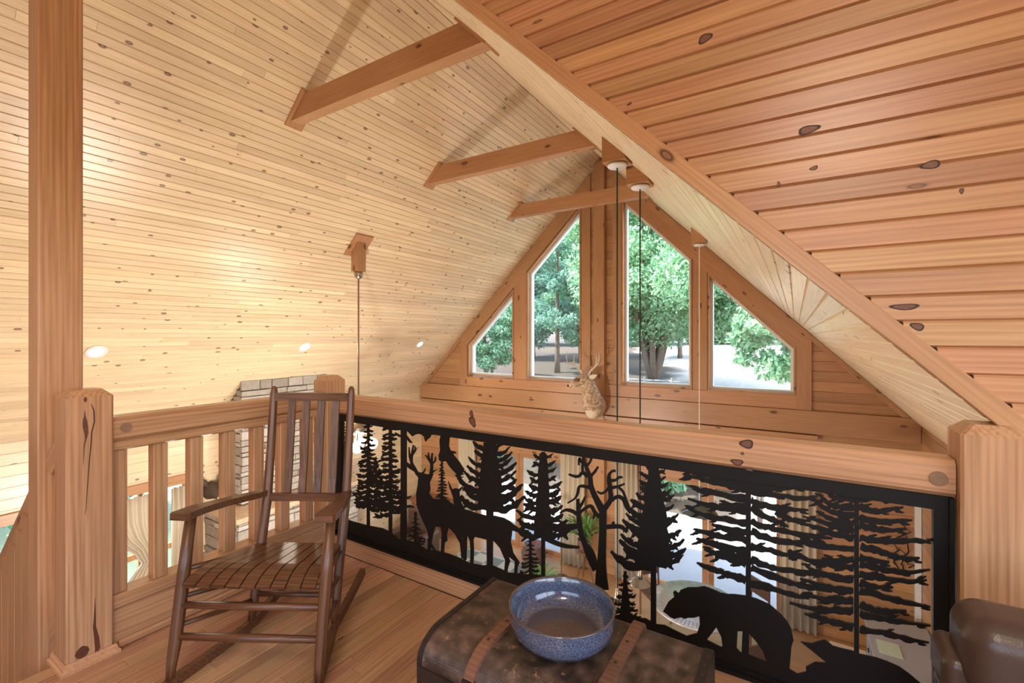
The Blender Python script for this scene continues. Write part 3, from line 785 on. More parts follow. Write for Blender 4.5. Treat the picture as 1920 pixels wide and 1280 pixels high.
# ================================================================ STAIR BESIDE THE COLUMN
st = empty('stair_railing', (-3.4, 0.68, -0.8), label='descending stair rail with stepped vertical boards left of the column', cat='railing')
def zr(x): return 0.817+0.83*(x+2.72)
beam('rail', (-2.895, 0.655, zr(-2.895)), (-5.6, 0.655, zr(-5.6)), 0.07, 0.085, POST, st, side=(0.6, 0, 1))
beam('rail_stub', (-2.634, 0.662, zr(-2.634)), (-2.746, 0.662, zr(-2.746)), 0.07, 0.085, POST, st, side=(0.6, 0, 1))
beam('stringer_stub', (-2.634, 0.665, 0.10), (-2.746, 0.665, 0.10-0.83*0.112), 0.06, 0.17, POST, st, side=(0.6, 0, 1))
x = -2.90
while x > -5.4:
    w_ = 0.115; zt_ = zr(x-w_/2)-0.075
    M = UP((x-w_/2, 0.64, 0))
    MB().cbox(zt_-0.85, zt_, -w_/2+0.001, w_/2-0.001, -0.035, -0.005, 0.003).obj('board', POST, st, M)
    x -= w_
beam('stringer', (-2.895, 0.70, -0.12), (-5.6, 0.70, -0.12-0.83*2.705), 0.05, 0.24, POST, st, side=(0.6, 0, 1))

# ================================================================ CUT STEEL PANEL
PY0, PY1 = 1.888, 1.893
panel = empty('metal_panel', (-1.04, 1.89, 0.105), label='black cut steel railing panel with firs, deer, eagle and bear', cat='panel')
def P(u, v):
    p = onY(u, v, PY0); return (p[0], p[2])
def shape(name, polys, strokes=(), seed=0, par=panel, mb=None):
    m = mb or MB()
    for pl in polys:
        q = [P(*a) for a in pl]
        area = sum(q[i-1][0]*q[i][1]-q[i][0]*q[i-1][1] for i in range(len(q)))
        if area < 0: q.reverse()
        KY[0] = (KY[0]+1) % 60; m.poly(q, PY0-KY[0]*3e-5, PY1+KY[0]*3e-5)
    rr = random.Random(seed)
    for s in strokes: stroke(m, s, rr)
    return m.obj(name, BLACK, par)
KY = [0]
def stroke(m, pts, rr, rough=0.0):
    """pts: (u,v,width px) -> flat tapered ribbon with thickness"""
    # densify with catmull-rom
    D = []
    n = len(pts)
    for i in range(n-1):
        p0 = pts[max(i-1, 0)]; p1 = pts[i]; p2 = pts[i+1]; p3 = pts[min(i+2, n-1)]
        for k in range(4):
            t = k/4
            D.append(tuple(0.5*((2*p1[j])+(-p0[j]+p2[j])*t+(2*p0[j]-5*p1[j]+4*p2[j]-p3[j])*t*t+(-p0[j]+3*p1[j]-3*p2[j]+p3[j])*t**3) for j in range(3)))
    D.append(tuple(pts[-1]))
    top = []; bot = []
    for i, (u, v, w) in enumerate(D):
        a = D[max(i-1, 0)]; b = D[min(i+1, len(D)-1)]
        dx, dy = b[0]-a[0], b[1]-a[1]; L = math.hypot(dx, dy) or 1
        nx, ny = -dy/L, dx/L; w = max(w, 0.8)
        j1 = 1+rr.uniform(-rough, rough); j2 = 1+rr.uniform(-rough, rough)
        top.append(P(u-nx*w/2*j1, v-ny*w/2*j1)); bot.append(P(u+nx*w/2*j2, v+ny*w/2*j2))
    n = len(D); vs = []; KY[0] = (KY[0]+1) % 60; dk_ = KY[0]*3e-5
    for y in (PY0-dk_, PY1+dk_):
        vs += [(x, y, z) for x, z in top]+[(x, y, z) for x, z in bot]
    fs = []
    for i in range(n-1):
        fs += [(i, i+1, n+i+1, n+i), (2*n+i+1, 2*n+i, 3*n+i, 3*n+i+1), (i+1, i, 2*n+i, 2*n+i+1), (n+i, n+i+1, 3*n+i+1, 3*n+i)]
    fs += [(0, n, 3*n, 2*n), (n-1, 3*n-1, 4*n-1, 2*n-1)]
    m.add(vs, fs)
# frame
fm = MB()
X0p, X1p, Z0p, Z1p = -2.484, 0.406, 0.106, 0.870
fm.box(X0p, X1p, PY0-0.008, PY1+0.012, 0.826, Z1p)
fm.box(X1p-0.046, X1p, PY0-0.008, PY1+0.012, Z0p, 0.826)
fm.box(X0p, X0p+0.06, PY0-0.008, PY1+0.012, Z0p, 0.826)
fm.box(X0p, X1p, PY0-0.008, PY1+0.012, Z0p, Z0p+0.028)
fm.obj('frame', BLACK, panel)
# raised rim of the right and lower frame members
MB().box(X1p-0.012, X1p, PY0-0.022, PY0-0.0085, Z0p, Z1p).box(X0p, X1p-0.0125, PY0-0.020, PY0-0.0085, Z0p, Z0p+0.014).obj('rim', BLACK, panel)
def bl(x): return 1007+0.345*(x-656)-6
hill = [(636, 968), (660, 977), (690, 985), (717, 990), (729, 996), (735, 1000), (747, 1009), (761, 1011), (771, 1014), (784, 1020), (800, 1030), (815, 1031), (827, 1034), (842, 1038), (862, 1046), (879, 1055), (907, 1060), (916, 1057), (926, 1061), (940, 1067), (950, 1073), (965, 1074), (985, 1076), (1012, 1082), (1040, 1090), (1075, 1100), (1110, 1102), (1150, 1122), (1152, 1152), (1180, 1158), (1210, 1159), (1230, 1170), (1246, 1172), (1266, 1182), (1287, 1192), (1306, 1187), (1328, 1201), (1350, 1212), (1380, 1214), (1390, 1224), (1407, 1228), (1437, 1240), (1460, 1247), (1480, 1254), (1495, 1263), (1512, 1259), (1528, 1264), (1560, 1280), (1600, 1290), (1650, 1300), (1750, 1318)]
shape('ground', [hill+[(x, bl(x)+2) for x in range(1750, 635, -60)]+[(636, bl(636)+2)]])
shape('ground', [[(1501, 1203), (1522, 1206), (1534, 1202), (1547, 1199), (1562, 1211), (1580, 1216), (1598, 1220), (1612, 1226), (1644, 1233), (1664, 1240), (1687, 1250), (1705, 1263), (1730, 1284), (1735, 1320), (1600, 1320), (1530, 1270), (1512, 1262), (1511, 1250), (1528, 1241), (1551, 1243)]])

def fir(name, x, yt, yb_, hw0, hw1, step, seed, droop=0.12, tip=0.0, wid=6.0, trunk=(3, 6), base=None, skew=0.0, core=0.0, asym=(1, 1), rough=0.42):
    """cut-out fir: trunk plus wavy tapering branches (pixel units on the panel)"""
    rr = random.Random(seed); m = MB()
    base = base or yb_+8
    stroke(m, [(x, yt-3, trunk[0]), (x, (yt+yb_)/2, (trunk[0]+trunk[1])/2), (x, base, trunk[1])], rr)
    if core:
        n = 14; pl = []; pr = []
        for i in range(n+1):
            t = i/n; y = yt+(yb_-yt)*t; h = (hw0+(hw1-hw0)*t)*core
            pl.append((x-h*asym[0]*(0.85+0.3*rr.random())-1, y)); pr.append((x+h*asym[1]*(0.85+0.3*rr.random())+1, y+skew*h))
        shape('', [pl+pr[::-1]], mb=m) if False else None
        q = [P(*a) for a in pl+pr[::-1]]
        ar = sum(q[i-1][0]*q[i][1]-q[i][0]*q[i-1][1] for i in range(len(q)))
        if ar < 0: q.reverse()
        m.poly(q, PY0+0.0003, PY1-0.0003)
    for sg in (-1, 1):
        y = yt+rr.uniform(0, step*0.6)
        while y < yb_:
            t = (y-yt)/(yb_-yt)
            L = (hw0+(hw1-hw0)*t)*rr.uniform(0.72, 1.12)*asym[0 if sg < 0 else 1]
            w = wid*(0.55+0.5*t)*rr.uniform(0.8, 1.2)
            sk = skew*sg
            pts = [(x, y, w*1.25), (x+sg*L*0.35, y+L*(droop+sk*0.35)+rr.uniform(-1, 1), w), (x+sg*L*0.72, y+L*(droop*1.1+sk*0.72+tip*0.4)+rr.uniform(-1, 1), w*0.8), (x+sg*L, y+L*(droop*0.6+sk+tip), w*0.3)]
            stroke(m, pts, rr, rough)
            if L > 15:
                for _k in range(3):
                    k = rr.uniform(0.35, 0.85); ud = rr.choice((-1, -1, 1)); ww = w*0.5
                    uy = y+L*(droop+sk*k+(tip*0.4 if k > 0.6 else 0))
                    stroke(m, [(x+sg*L*k, uy, ww*1.2), (x+sg*(L*k+ww*0.8), uy+ud*ww*0.9, ww*0.8), (x+sg*(L*k+ww*1.7), uy+ud*ww*1.5, 1.2)], rr, rough)
            y += step*rr.uniform(0.75, 1.25)
    return m.obj(name, BLACK, panel)
fir('fir_tree', 641, 790, 930, 6, 14, 6.5, 3, tip=0.1, wid=4.5, base=975)
fir('fir_tree', 690, 797, 955, 8, 32, 9.0, 5, droop=0.12, tip=0.05, wid=8.0, trunk=(3, 5), base=990)
fir('fir_tree', 731.5, 800, 965, 13, 34, 9.6, 8, droop=0.08, tip=0.12, wid=8.4, trunk=(5, 6), base=1000, asym=(1.05, 0.7))
fir('fir_tree', 778.5, 962, 1016, 3, 20, 7, 12, droop=0.25, tip=0.2, wid=4.2, base=1022)
fir('fir_tree', 828, 868, 936, 3, 13, 5.6, 21, droop=0.15, tip=0.15, wid=3.6, trunk=(2, 4), base=945)
fir('fir_tree', 994, 1004, 1080, 4, 26, 8, 23, droop=0.2, tip=0.15, wid=4, base=1090)
fir('fir_tree', 918, 830, 950, 28, 70, 13.5, 31, droop=0.14, tip=-0.34, wid=12, trunk=(18, 10), base=1062, core=0.36, skew=0.0)
fir('fir_tree', 1018, 850, 1002, 20, 56, 14.0, 37, droop=0.18, tip=-0.24, wid=11, trunk=(7, 7), base=1085, core=0.28)
fir('fir_tree', 1225, 876, 1060, 18, 76, 15.0, 41, droop=0.16, tip=-0.26, wid=13.5, trunk=(10, 10), base=1176, core=0.46, skew=0.10)
fir('fir_tree', 1172, 1074, 1152, 4, 34, 11.5, 43, droop=0.25, tip=0.12, wid=7, trunk=(5, 10), base=1160, core=0.25, skew=0.15)
# plain trunk with hanging canopy
m = MB(); rr = random.Random(4)
stroke(m, [(756.5, 795, 11), (756.5, 900, 11), (756, 1014, 11.5)], rr)
shape('tall_trunk', [[(715, 788), (730, 803), (741, 807), (752, 806), (762, 807), (767, 812), (773, 818), (778, 815), (785, 813), (791, 815), (795, 819), (796, 825), (798, 828), (801, 824), (806, 820), (808, 815), (814, 815), (818, 808), (818, 800)]],
      [[(762, 818, 3), (767, 826, 4), (772, 830, 2)], [(761, 934, 5), (767, 932, 4), (770, 929, 1)], [(761, 950, 5), (768, 949, 5), (776, 951, 2)], [(751, 818, 4), (745, 815, 4), (740, 811, 2)], [(762, 872, 3), (768, 877, 3), (776, 882, 3)]], mb=m)
# stag and doe
stag = [(778, 884), (784, 896), (783, 908), (780, 926), (781, 947), (786, 961), (792, 976), (800, 992), (803, 1006), (801, 1032), (807, 1032), (809, 1016), (811, 1004), (816, 987), (826, 988), (828, 1000), (826, 1037), (832, 1037), (833, 1018), (838, 1014), (837, 1003), (841, 989), (852, 1000), (862, 1018), (865, 1047), (874, 1047), (875, 1016), (866, 1010), (859, 976), (870, 970), (851, 947), (840, 939), (828, 936), (817, 935), (811, 934), (804, 925), (806, 919), (806, 914), (805, 905), (809, 896), (812, 888), (800, 889), (790, 886)]
shape('stag', [stag], [
    [(783, 890, 6), (775, 875, 5), (771, 866, 4.5), (772, 851, 4), (774.5, 834, 1.5)], [(771, 867, 3.5), (767.5, 855, 3), (766.5, 838, 1.2)],
    [(773, 852, 4), (777, 846, 3), (780.5, 841, 1)], [(774, 848, 3), (778, 842, 2.5), (777, 836, 1)], [(782, 887, 5), (772, 876, 4), (762, 868, 3)],
    [(785, 888, 4), (793, 886, 3), (797, 878, 1.2)], [(807, 892, 6), (809, 876, 5), (808.5, 866, 4.5), (810, 849, 1.5)], [(808, 868, 4), (802, 858, 3.5), (797, 853, 1)],
    [(804, 861, 3.5), (802.5, 848, 1)], [(809, 870, 4), (815, 864, 3), (816, 856, 1)], [(806, 889, 5), (813, 883, 3), (819, 880, 1)], [(802, 1010, 4), (812, 1028, 3), (816, 1030, 2)]])
doe = [(840, 902), (847, 917), (853, 915), (860, 917), (867, 911), (866, 916), (861, 922), (861, 932), (865, 944), (871, 955), (880, 957), (890, 961), (912, 967), (927, 967), (944, 971), (955, 977), (962, 983), (971, 989), (983, 993), (991, 994), (991, 1000), (978, 1000), (966, 996), (960, 994), (957, 1017), (962, 1037), (974, 1055), (970, 1064), (969, 1076), (964, 1076), (965, 1052), (952, 1042), (956, 1052), (952, 1064), (950, 1076), (945, 1075), (947, 1050), (937, 1027), (926, 1014), (915, 1012), (890, 1006), (887, 1012), (888, 1030), (887, 1057), (881, 1057), (882, 1040), (881, 1015), (876, 1001), (874, 1020), (874, 1050), (869, 1050), (870, 1016), (860, 985), (850, 960), (851, 946), (850, 935), (847, 925), (843, 915)]
shape('doe', [doe])
# eagle
shape('eagle', [[(827, 812), (824, 825), (825, 845), (822, 853), (823, 862), (828, 866), (836, 864), (843, 875), (855, 888), (862, 894), (867, 887), (870, 880), (860, 865), (850, 853), (848.5, 850), (852, 850.5), (855.5, 849), (852, 846.5), (844, 844.5), (841, 836), (842, 822), (846, 814)]],
      [[(862, 888, 3), (868, 889, 2), (871, 888, 1)], [(861, 883, 3), (868, 884, 2), (872, 882, 1)], [(858, 892, 3), (865, 895, 2), (868, 893, 1)], [(855, 889, 5), (862, 898, 5), (870, 906, 4), (880, 914, 4)]])
# bare tree
E_ = [[(1128, 1106, 26), (1127, 1075, 20), (1128, 1042, 15), (1130, 992, 13), (1130, 955, 14)], [(1131, 960, 14), (1116, 932, 10), (1108, 912, 9), (1106, 895, 8), (1100, 878, 6), (1094, 862, 5), (1094, 848, 4)],
      [(1129, 958, 12), (1144, 938, 9), (1144, 920, 8), (1142, 903, 8), (1142, 890, 6), (1148, 883, 5), (1154, 883, 4)], [(1108, 914, 8), (1098, 912, 6), (1086, 912, 5), (1083, 924, 5), (1078, 934, 4), (1064, 943, 3)],
      [(1102, 893, 7), (1092, 886, 6), (1086, 892, 6), (1078, 893, 5), (1066, 889, 3)], [(1108, 892, 6), (1115, 884, 5), (1121, 875, 4)], [(1101, 872, 5), (1107, 864, 4), (1109, 852, 3)], [(1097, 872, 4), (1090, 866, 4), (1086, 859, 4), (1085, 872, 3)],
      [(1092, 885, 4), (1092, 872, 4), (1094, 858, 3)], [(1142, 914, 7), (1135, 921, 5), (1127, 925, 4), (1119, 921, 2)], [(1144, 901, 6), (1154, 900, 5), (1160, 895, 5), (1167, 895, 3)], [(1143, 915, 7), (1158, 912, 5), (1171, 907, 3)],
      [(1160, 914, 4), (1168, 922, 4), (1174, 938, 4), (1180, 952, 3)], [(1146, 938, 7), (1158, 931, 7), (1168, 936, 6), (1174, 950, 6), (1182, 962, 4)], [(1135, 988, 8), (1150, 987, 8), (1165, 988, 7), (1176, 998, 5)], [(1149, 985, 6), (1150, 978, 4)],
      [(1118, 1068, 14), (1103, 1040, 10), (1096, 1018, 10), (1090, 1002, 9), (1086, 980, 9), (1084, 955, 7), (1083, 935, 5)], [(1084, 965, 6), (1072, 958, 6), (1060, 956, 5), (1050, 962, 4)], [(1086, 952, 6), (1092, 942, 5), (1097, 931, 3)],
      [(1086, 962, 6), (1098, 952, 6), (1108, 949, 6), (1115, 960, 6), (1124, 970, 6)], [(1116, 962, 5), (1112, 972, 3)], [(1095, 1018, 6), (1106, 1028, 6), (1113, 1042, 6), (1116, 1058, 8)], [(1088, 985, 7), (1070, 988, 12), (1050, 990, 14), (1030, 988, 12)],
      [(1066, 992, 10), (1060, 1002, 5), (1064, 1012, 2)], [(1050, 1000, 6), (1046, 1012, 2)], [(1020, 1008, 8), (1042, 1018, 8), (1062, 1024, 7), (1086, 1026, 4)]]
shape('bare_tree', [], E_)
# big spreading firs on the right
def lined(name, x, y0, y1, tw, branches, seed, extra=()):
    m = MB(); rr = random.Random(seed)
    stroke(m, [(x, y0, tw), (x, (y0+y1)/2, tw), (x, y1, tw*1.05)], rr)
    for br in branches:
        n = len(br); w0 = 13.0
        # resample with irregular thickness
        pts = []
        for i, q in enumerate(br):
            t = i/(n-1); pts.append((q[0], q[1], (w0*(1-t*0.45)) if i < n-1 else 3.2))
        stroke(m, pts, rr, 0.38)
        for k in range(4):
            i = rr.randrange(0, n-1); t = rr.uniform(0.3, 0.8); a, b = br[i], br[i+1]
            ux, uy = a[0]+(b[0]-a[0])*t, a[1]+(b[1]-a[1])*t; dx = 12 if b[0] > a[0] else -12
            up_ = rr.choice((-1, 1, 1)); stroke(m, [(ux, uy+2*up_, 8), (ux+dx*0.6, uy+6*up_, 5), (ux+dx*1.3, uy+8*up_, 1.4)], rr, 0.35)
    for pl in extra:
        q = [P(*a) for a in pl]
        if sum(q[i-1][0]*q[i][1]-q[i][0]*q[i-1][1] for i in range(len(q))) < 0: q.reverse()
        m.poly(q, PY0, PY1)
    return m.obj(name, BLACK, panel)
G = [[(1400, 919), (1370, 911), (1340, 903), (1310, 896), (1281, 889)], [(1400, 906), (1370, 902), (1340, 892), (1300, 884), (1290, 878)], [(1399, 936), (1345, 925), (1320, 921), (1299, 917)], [(1399, 958), (1360, 953), (1326, 946), (1289, 935)], [(1399, 949), (1372, 948), (1348, 944)],
     [(1399, 981), (1360, 974), (1320, 965), (1286, 951)], [(1399, 999), (1365, 993), (1334, 983)], [(1399, 1012), (1360, 1007), (1332, 1001), (1300, 992)], [(1399, 1034), (1360, 1026), (1325, 1016), (1305, 1010)], [(1399, 1044), (1350, 1038), (1320, 1030)],
     [(1399, 1087), (1370, 1079), (1351, 1072), (1326, 1064), (1306, 1055)], [(1399, 1056), (1370, 1048), (1340, 1044)],
     [(1407, 921), (1445, 926), (1470, 930), (1505, 934), (1533, 930)], [(1407, 910), (1440, 914), (1470, 914), (1500, 912)], [(1407, 938), (1430, 947), (1457, 951), (1490, 955), (1516, 956)], [(1407, 952), (1432, 967), (1455, 976), (1478, 987)],
     [(1455, 958), (1480, 973), (1500, 977), (1520, 976)], [(1407, 978), (1430, 986), (1457, 992), (1509, 1003), (1561, 1010)], [(1408, 996), (1445, 1011), (1480, 1017), (1507, 1018), (1550, 1030)], [(1407, 1024), (1430, 1029), (1460, 1036), (1490, 1046)],
     [(1407, 1049), (1430, 1058), (1457, 1067), (1507, 1073), (1555, 1079)], [(1408, 1064), (1445, 1079), (1482, 1092), (1520, 1101), (1560, 1110)], [(1407, 1093), (1440, 1101), (1482, 1114), (1517, 1122)], [(1476, 1037), (1500, 1042), (1530, 1056)]]
lined('spreading_fir', 1403, 880, 1168, 9.5, G, 51, [[(1360, 872), (1480, 890), (1500, 902), (1510, 914), (1470, 920), (1430, 912), (1400, 905), (1370, 894), (1340, 884)]])
Hh = [[(1601, 936), (1575, 934), (1553, 929)], [(1601, 951), (1575, 950), (1555, 944), (1539, 930)], [(1601, 968), (1575, 964), (1550, 956), (1523, 934)], [(1601, 982), (1575, 978), (1555, 972), (1535, 962)], [(1601, 997), (1575, 990), (1550, 981), (1505, 968)],
      [(1601, 1009), (1562, 1000), (1525, 987), (1500, 980)], [(1601, 1030), (1560, 1026), (1530, 1018), (1500, 1011)], [(1601, 1048), (1570, 1051), (1541, 1046)], [(1601, 1064), (1570, 1061), (1530, 1053), (1500, 1046)],
      [(1600, 1088), (1560, 1081), (1530, 1072), (1512, 1062)], [(1600, 1107), (1570, 1106), (1540, 1098), (1500, 1085)], [(1600, 1126), (1570, 1125), (1540, 1122), (1505, 1113)], [(1600, 1145), (1565, 1145), (1530, 1143), (1480, 1130)], [(1600, 1176), (1570, 1168), (1540, 1160), (1508, 1150)],
      [(1610, 950), (1635, 958), (1665, 956), (1694, 951)], [(1611, 970), (1640, 976), (1670, 977), (1711, 975)], [(1611, 986), (1640, 990), (1665, 995), (1700, 992)], [(1612, 1009), (1640, 1012), (1670, 1015), (1718, 1014), (1746, 1019)],
      [(1614, 1024), (1640, 1031), (1670, 1040), (1703, 1048), (1725, 1046)], [(1612, 1044), (1640, 1052), (1668, 1054)], [(1612, 1058), (1640, 1063), (1670, 1070), (1705, 1073), (1744, 1068)], [(1611, 1078), (1640, 1081), (1670, 1086), (1703, 1090), (1738, 1088)],
      [(1612, 1093), (1640, 1100), (1675, 1101)], [(1612, 1107), (1656, 1118), (1695, 1128), (1745, 1138)], [(1612, 1134), (1640, 1143), (1670, 1147), (1700, 1145)], [(1612, 1150), (1650, 1158), (1690, 1165), (1745, 1173)], [(1612, 1180), (1640, 1184), (1670, 1190), (1703, 1199), (1742, 1205)]]
lined('spreading_fir', 1606, 905, 1232, 9.0, Hh, 57, [[(1560, 910), (1575, 927), (1590, 937), (1606, 942), (1625, 942), (1645, 934), (1660, 945), (1690, 938), (1660, 930)]])
# bear
bear = [(1243, 1146), (1253, 1128), (1264, 1119), (1262, 1110), (1265, 1107), (1272, 1112), (1276, 1106), (1290, 1101), (1306, 1101), (1320, 1099), (1335, 1104), (1350, 1111), (1364, 1114), (1377, 1114), (1400, 1117), (1418, 1122), (1443, 1133), (1465, 1152), (1476, 1165), (1483, 1178), (1488, 1200), (1484, 1212), (1483, 1225), (1480, 1260), (1450, 1256), (1438, 1242), (1430, 1220), (1418, 1203), (1405, 1188), (1404, 1232), (1390, 1230), (1392, 1183), (1383, 1183), (1381, 1220), (1356, 1218), (1352, 1193), (1343, 1176), (1335, 1187), (1322, 1203), (1308, 1200), (1307, 1187), (1312, 1170), (1311, 1155), (1300, 1158), (1290, 1158), (1284, 1160), (1276, 1157), (1265, 1160), (1257, 1157), (1250, 1151)]
shape('bear', [bear])

# ================================================================ ROCKING CHAIR
ch = empty('rocking_chair', (-1.793, 0.949, 0), 0.52, label='dark brown slatted wooden rocking chair facing the loft', cat='chair')
MC = WM[ch.name].copy()
def cp(name, mb, M=None, smooth=True, grainM=None):
    return mb.obj(name, CHAIRW, ch, MC if M is None else MC @ M, smooth)
def ctube(name, pts, rad, n=10):
    """tube whose local x runs along its length so the grain follows it"""
    a, b = Vector(pts[0]), Vector(pts[-1])
    side = Vector((0, 0, 1)) if abs((b-a).normalized().z) < 0.8 else Vector((1, 0, 0))
    Ml = frame_of(a, b-a, side); inv = Ml.inverted()
    return cp(name, MB().tube([inv @ Vector(p) for p in pts], rad, n), Ml)
for s in (-1, 1):
    ctube('front_leg', [(s*0.289, 0.0, 0.035), (s*0.289, 0.012, 0.10), (s*0.289, 0.03, 0.17), (s*0.289, 0.075, 0.42), (s*0.289, 0.112, 0.622)], [0.014, 0.019, 0.0225, 0.0235, 0.0205], 12)
    ctube('back_post', [(s*0.195, 0.369, 0.04), (s*0.195, 0.39, 0.12), (s*0.195, 0.442, 0.34), (s*0.196, 0.503, 0.57), (s*0.197, 0.54, 0.85), (s*0.198, 0.563, 1.07), (s*0.198, 0.566, 1.095), (s*0.198, 0.567, 1.105)], [0.015, 0.020, 0.022, 0.0215, 0.020, 0.018, 0.014, 0.006], 12)
    # rocker
    pts = []
    for i in range(15):
        t = i/14; y = -0.075+t*0.83
        xx = s*(0.289+(0.195-0.289)*max(0, min(1, (y)/0.369)))
        if y > 0.369: xx = s*(0.195-0.02*(y-0.369))
        pts.append((xx, y, 0.020+0.16*(y-0.16)**2))
    cp('rocker', MB().strip(pts, 0.026, 0.040), smooth=False)
    # arm rest
    arm = [(s*0.202, 0.505, 0.588), (s*0.222, 0.42, 0.60), (s*0.262, 0.27, 0.622), (s*0.283, 0.15, 0.638), (s*0.290, 0.06, 0.645), (s*0.291, 0.045, 0.645)]
    cp('armrest', MB().strip(arm, [0.040, 0.046, 0.054, 0.074, 0.082, 0.070], 0.027), smooth=False)
    for zf_, yf, zb_, ybk in ((0.425, 0.078, 0.335, 0.44), (0.325, 0.06, 0.225, 0.415), (0.222, 0.04, 0.125, 0.392)):
        ctube('side_rung', [(s*0.289, yf, zf_), (s*0.242, (yf+ybk)/2, (zf_+zb_)/2), (s*0.195, ybk, zb_)], [0.0095, 0.0125, 0.0095], 8)
ctube('front_rung', [(-0.289, 0.052, 0.298), (0, 0.052, 0.298), (0.289, 0.052, 0.298)], [0.013, 0.0155, 0.013], 10)
ctube('front_rung', [(-0.289, 0.033, 0.185), (0, 0.033, 0.185), (0.289, 0.033, 0.185)], [0.013, 0.0155, 0.013], 10)
ctube('seat_rail', [(-0.289, 0.066, 0.372), (0, 0.066, 0.372), (0.289, 0.066, 0.372)], 0.0115, 10)
ctube('seat_rail', [(-0.195, 0.435, 0.325), (0.195, 0.435, 0.325)], 0.0125, 10)
ctube('back_rung', [(-0.195, 0.398, 0.150), (0.195, 0.398, 0.150)], 0.0125, 10)
def crail(name, y, z, hw, h, t, bow=0.0):
    pts = [(-hw+2*hw*i/8, y+bow*(1-(i/4-1)**2), z) for i in range(9)]
    cp(name, MB().strip(pts, t, h), smooth=False)
crail('crest_rail', 0.556, 1.052, 0.186, 0.040, 0.02, 0.012)
crail('lower_back_rail', 0.503, 0.566, 0.182, 0.036, 0.022, 0.01)
for xx in (-0.108, -0.034, 0.042, 0.116):
    M = frame_of((xx, 0, 0), (0, 0, 1), (1, 0, 0))
    pts = [(z, 0, 0.512+(0.563-0.512)*((z-0.58)/(1.035-0.58))**0.8+0.010) for z in (0.58, 0.65, 0.75, 0.85, 0.95, 1.036)]
    cp('back_slat', MB().strip(pts, 0.036, 0.011, up=(0, 0, 1)), M, False)
ns = 9
for i in range(ns):
    f0 = -0.268+0.536*(i+0.5)/ns; b0_ = -0.195+0.39*(i+0.5)/ns
    pts = []
    for k in range(11):
        t = k/10; y = 0.028+t*0.425
        z = 0.392+0.022*math.sin(min(1, t*2.6)*math.pi*0.62)-0.012*(t > 0.0)*t-0.055*max(0, t-0.25)**1.0
        if k == 0: z -= 0.010
        pts.append((f0+(b0_-f0)*t, y, z))
    w0 = 0.536/ns-0.007; w1 = 0.39/ns-0.005
    cp('seat_slat', MB().strip(pts, [w0+(w1-w0)*k/10 for k in range(11)], 0.014), smooth=False)

# ================================================================ TRUNK AND BOWL
def speck(name, c1, c2, c3, rough, scale=140, wear=(0.42, 0.2, 0.1)):
    m, nt, b = newmat(name); N = nt.nodes.new; L = nt.links.new
    tc = N('ShaderNodeTexCoord')
    n = N('ShaderNodeTexNoise'); n.inputs['Scale'].default_value = scale; n.inputs['Detail'].default_value = 3; L(tc.outputs['Object'], n.inputs['Vector'])
    rp = N('ShaderNodeValToRGB'); e = rp.color_ramp.elements
    e[0].position = 0.36; e[0].color = (*c1, 1); e[1].position = 0.66; e[1].color = (*c3, 1); q = e.new(0.52); q.color = (*c2, 1)
    L(n.outputs[0], rp.inputs[0]); L(rp.outputs[0], b.inputs['Base Color']); b.inputs['Roughness'].default_value = rough
    return m, nt, b, rp
TRUNKM, nt, b, rp = speck('worn_trunk_canvas', (0.030, 0.018, 0.012), (0.072, 0.042, 0.028), (0.135, 0.082, 0.056), 0.34, 22)
N = nt.nodes.new; L = nt.links.new
tc = N('ShaderNodeTexCoord'); n2 = N('ShaderNodeTexNoise'); n2.inputs['Scale'].default_value = 38; n2.inputs['Detail'].default_value = 8; n2.inputs['Roughness'].default_value = 0.75
L(tc.outputs['Object'], n2.inputs['Vector'])
r2 = N('ShaderNodeValToRGB'); r2.color_ramp.elements[0].position = 0.60; r2.color_ramp.elements[1].position = 0.66; L(n2.outputs[0], r2.inputs[0])
mx = N('ShaderNodeMix'); mx.data_type = 'RGBA'; mx.inputs[7].default_value = (0.36, 0.19, 0.10, 1)
L(r2.outputs[0], mx.inputs[0]); L(rp.outputs[0], mx.inputs[6]); L(mx.outputs[2], b.inputs['Base Color'])
w1 = N('ShaderNodeTexWave'); w1.inputs['Scale'].default_value = 90; w1.bands_direction = 'X'; w2 = N('ShaderNodeTexWave'); w2.inputs['Scale'].default_value = 90; w2.bands_direction = 'Y'
L(tc.outputs['Object'], w1.inputs['Vector']); L(tc.outputs['Object'], w2.inputs['Vector'])
ad = N('ShaderNodeMath'); L(w1.outputs['Fac'], ad.inputs[0]); L(w2.outputs['Fac'], ad.inputs[1])
bp = N('ShaderNodeBump'); bp.inputs['Strength'].default_value = 0.35; bp.inputs['Distance'].default_value = 0.002
L(ad.outputs[0], bp.inputs['Height']); L(bp.outputs[0], b.inputs['Normal'])
IRON = flat('dark_iron', (0.035, 0.026, 0.022), 0.45, 0.5, noise=0.4, scale=80)
SLAT = wood('trunk_slat', (0.20, 0.095, 0.050), (0.085, 0.038, 0.020), knot=0.0, rough=0.4)
TX0, TX1, TY0, TY1, TZ = -0.945, -0.200, 1.003, 1.420, 0.470
tk = empty('storage_trunk', ((TX0+TX1)/2, (TY0+TY1)/2, 0), label='worn brown steamer trunk with wooden slats used as a low table', cat='trunk')
MT = WM[tk.name].copy()
cx, cy = (TX0+TX1)/2, (TY0+TY1)/2; hx, hy = (TX1-TX0)/2, (TY1-TY0)/2
def lidprof(dy=0.0, dz=0.0, z0=0.385):
    p = [(-hy-dy, z0)]
    for k in range(9):
        a = math.pi-k/8*math.pi/2
        p.append((-hy+0.095+(0.095+dy)*math.cos(a), 0.405+(0.065+dz)*math.sin(a)))
    for k in range(7):
        a = math.pi/2-k/6*math.pi/2
        p.append((hy-0.03+(0.03+dy)*math.cos(a), 0.440+(0.030+dz)*math.sin(a)))
    p.append((hy+dy, z0)); return p
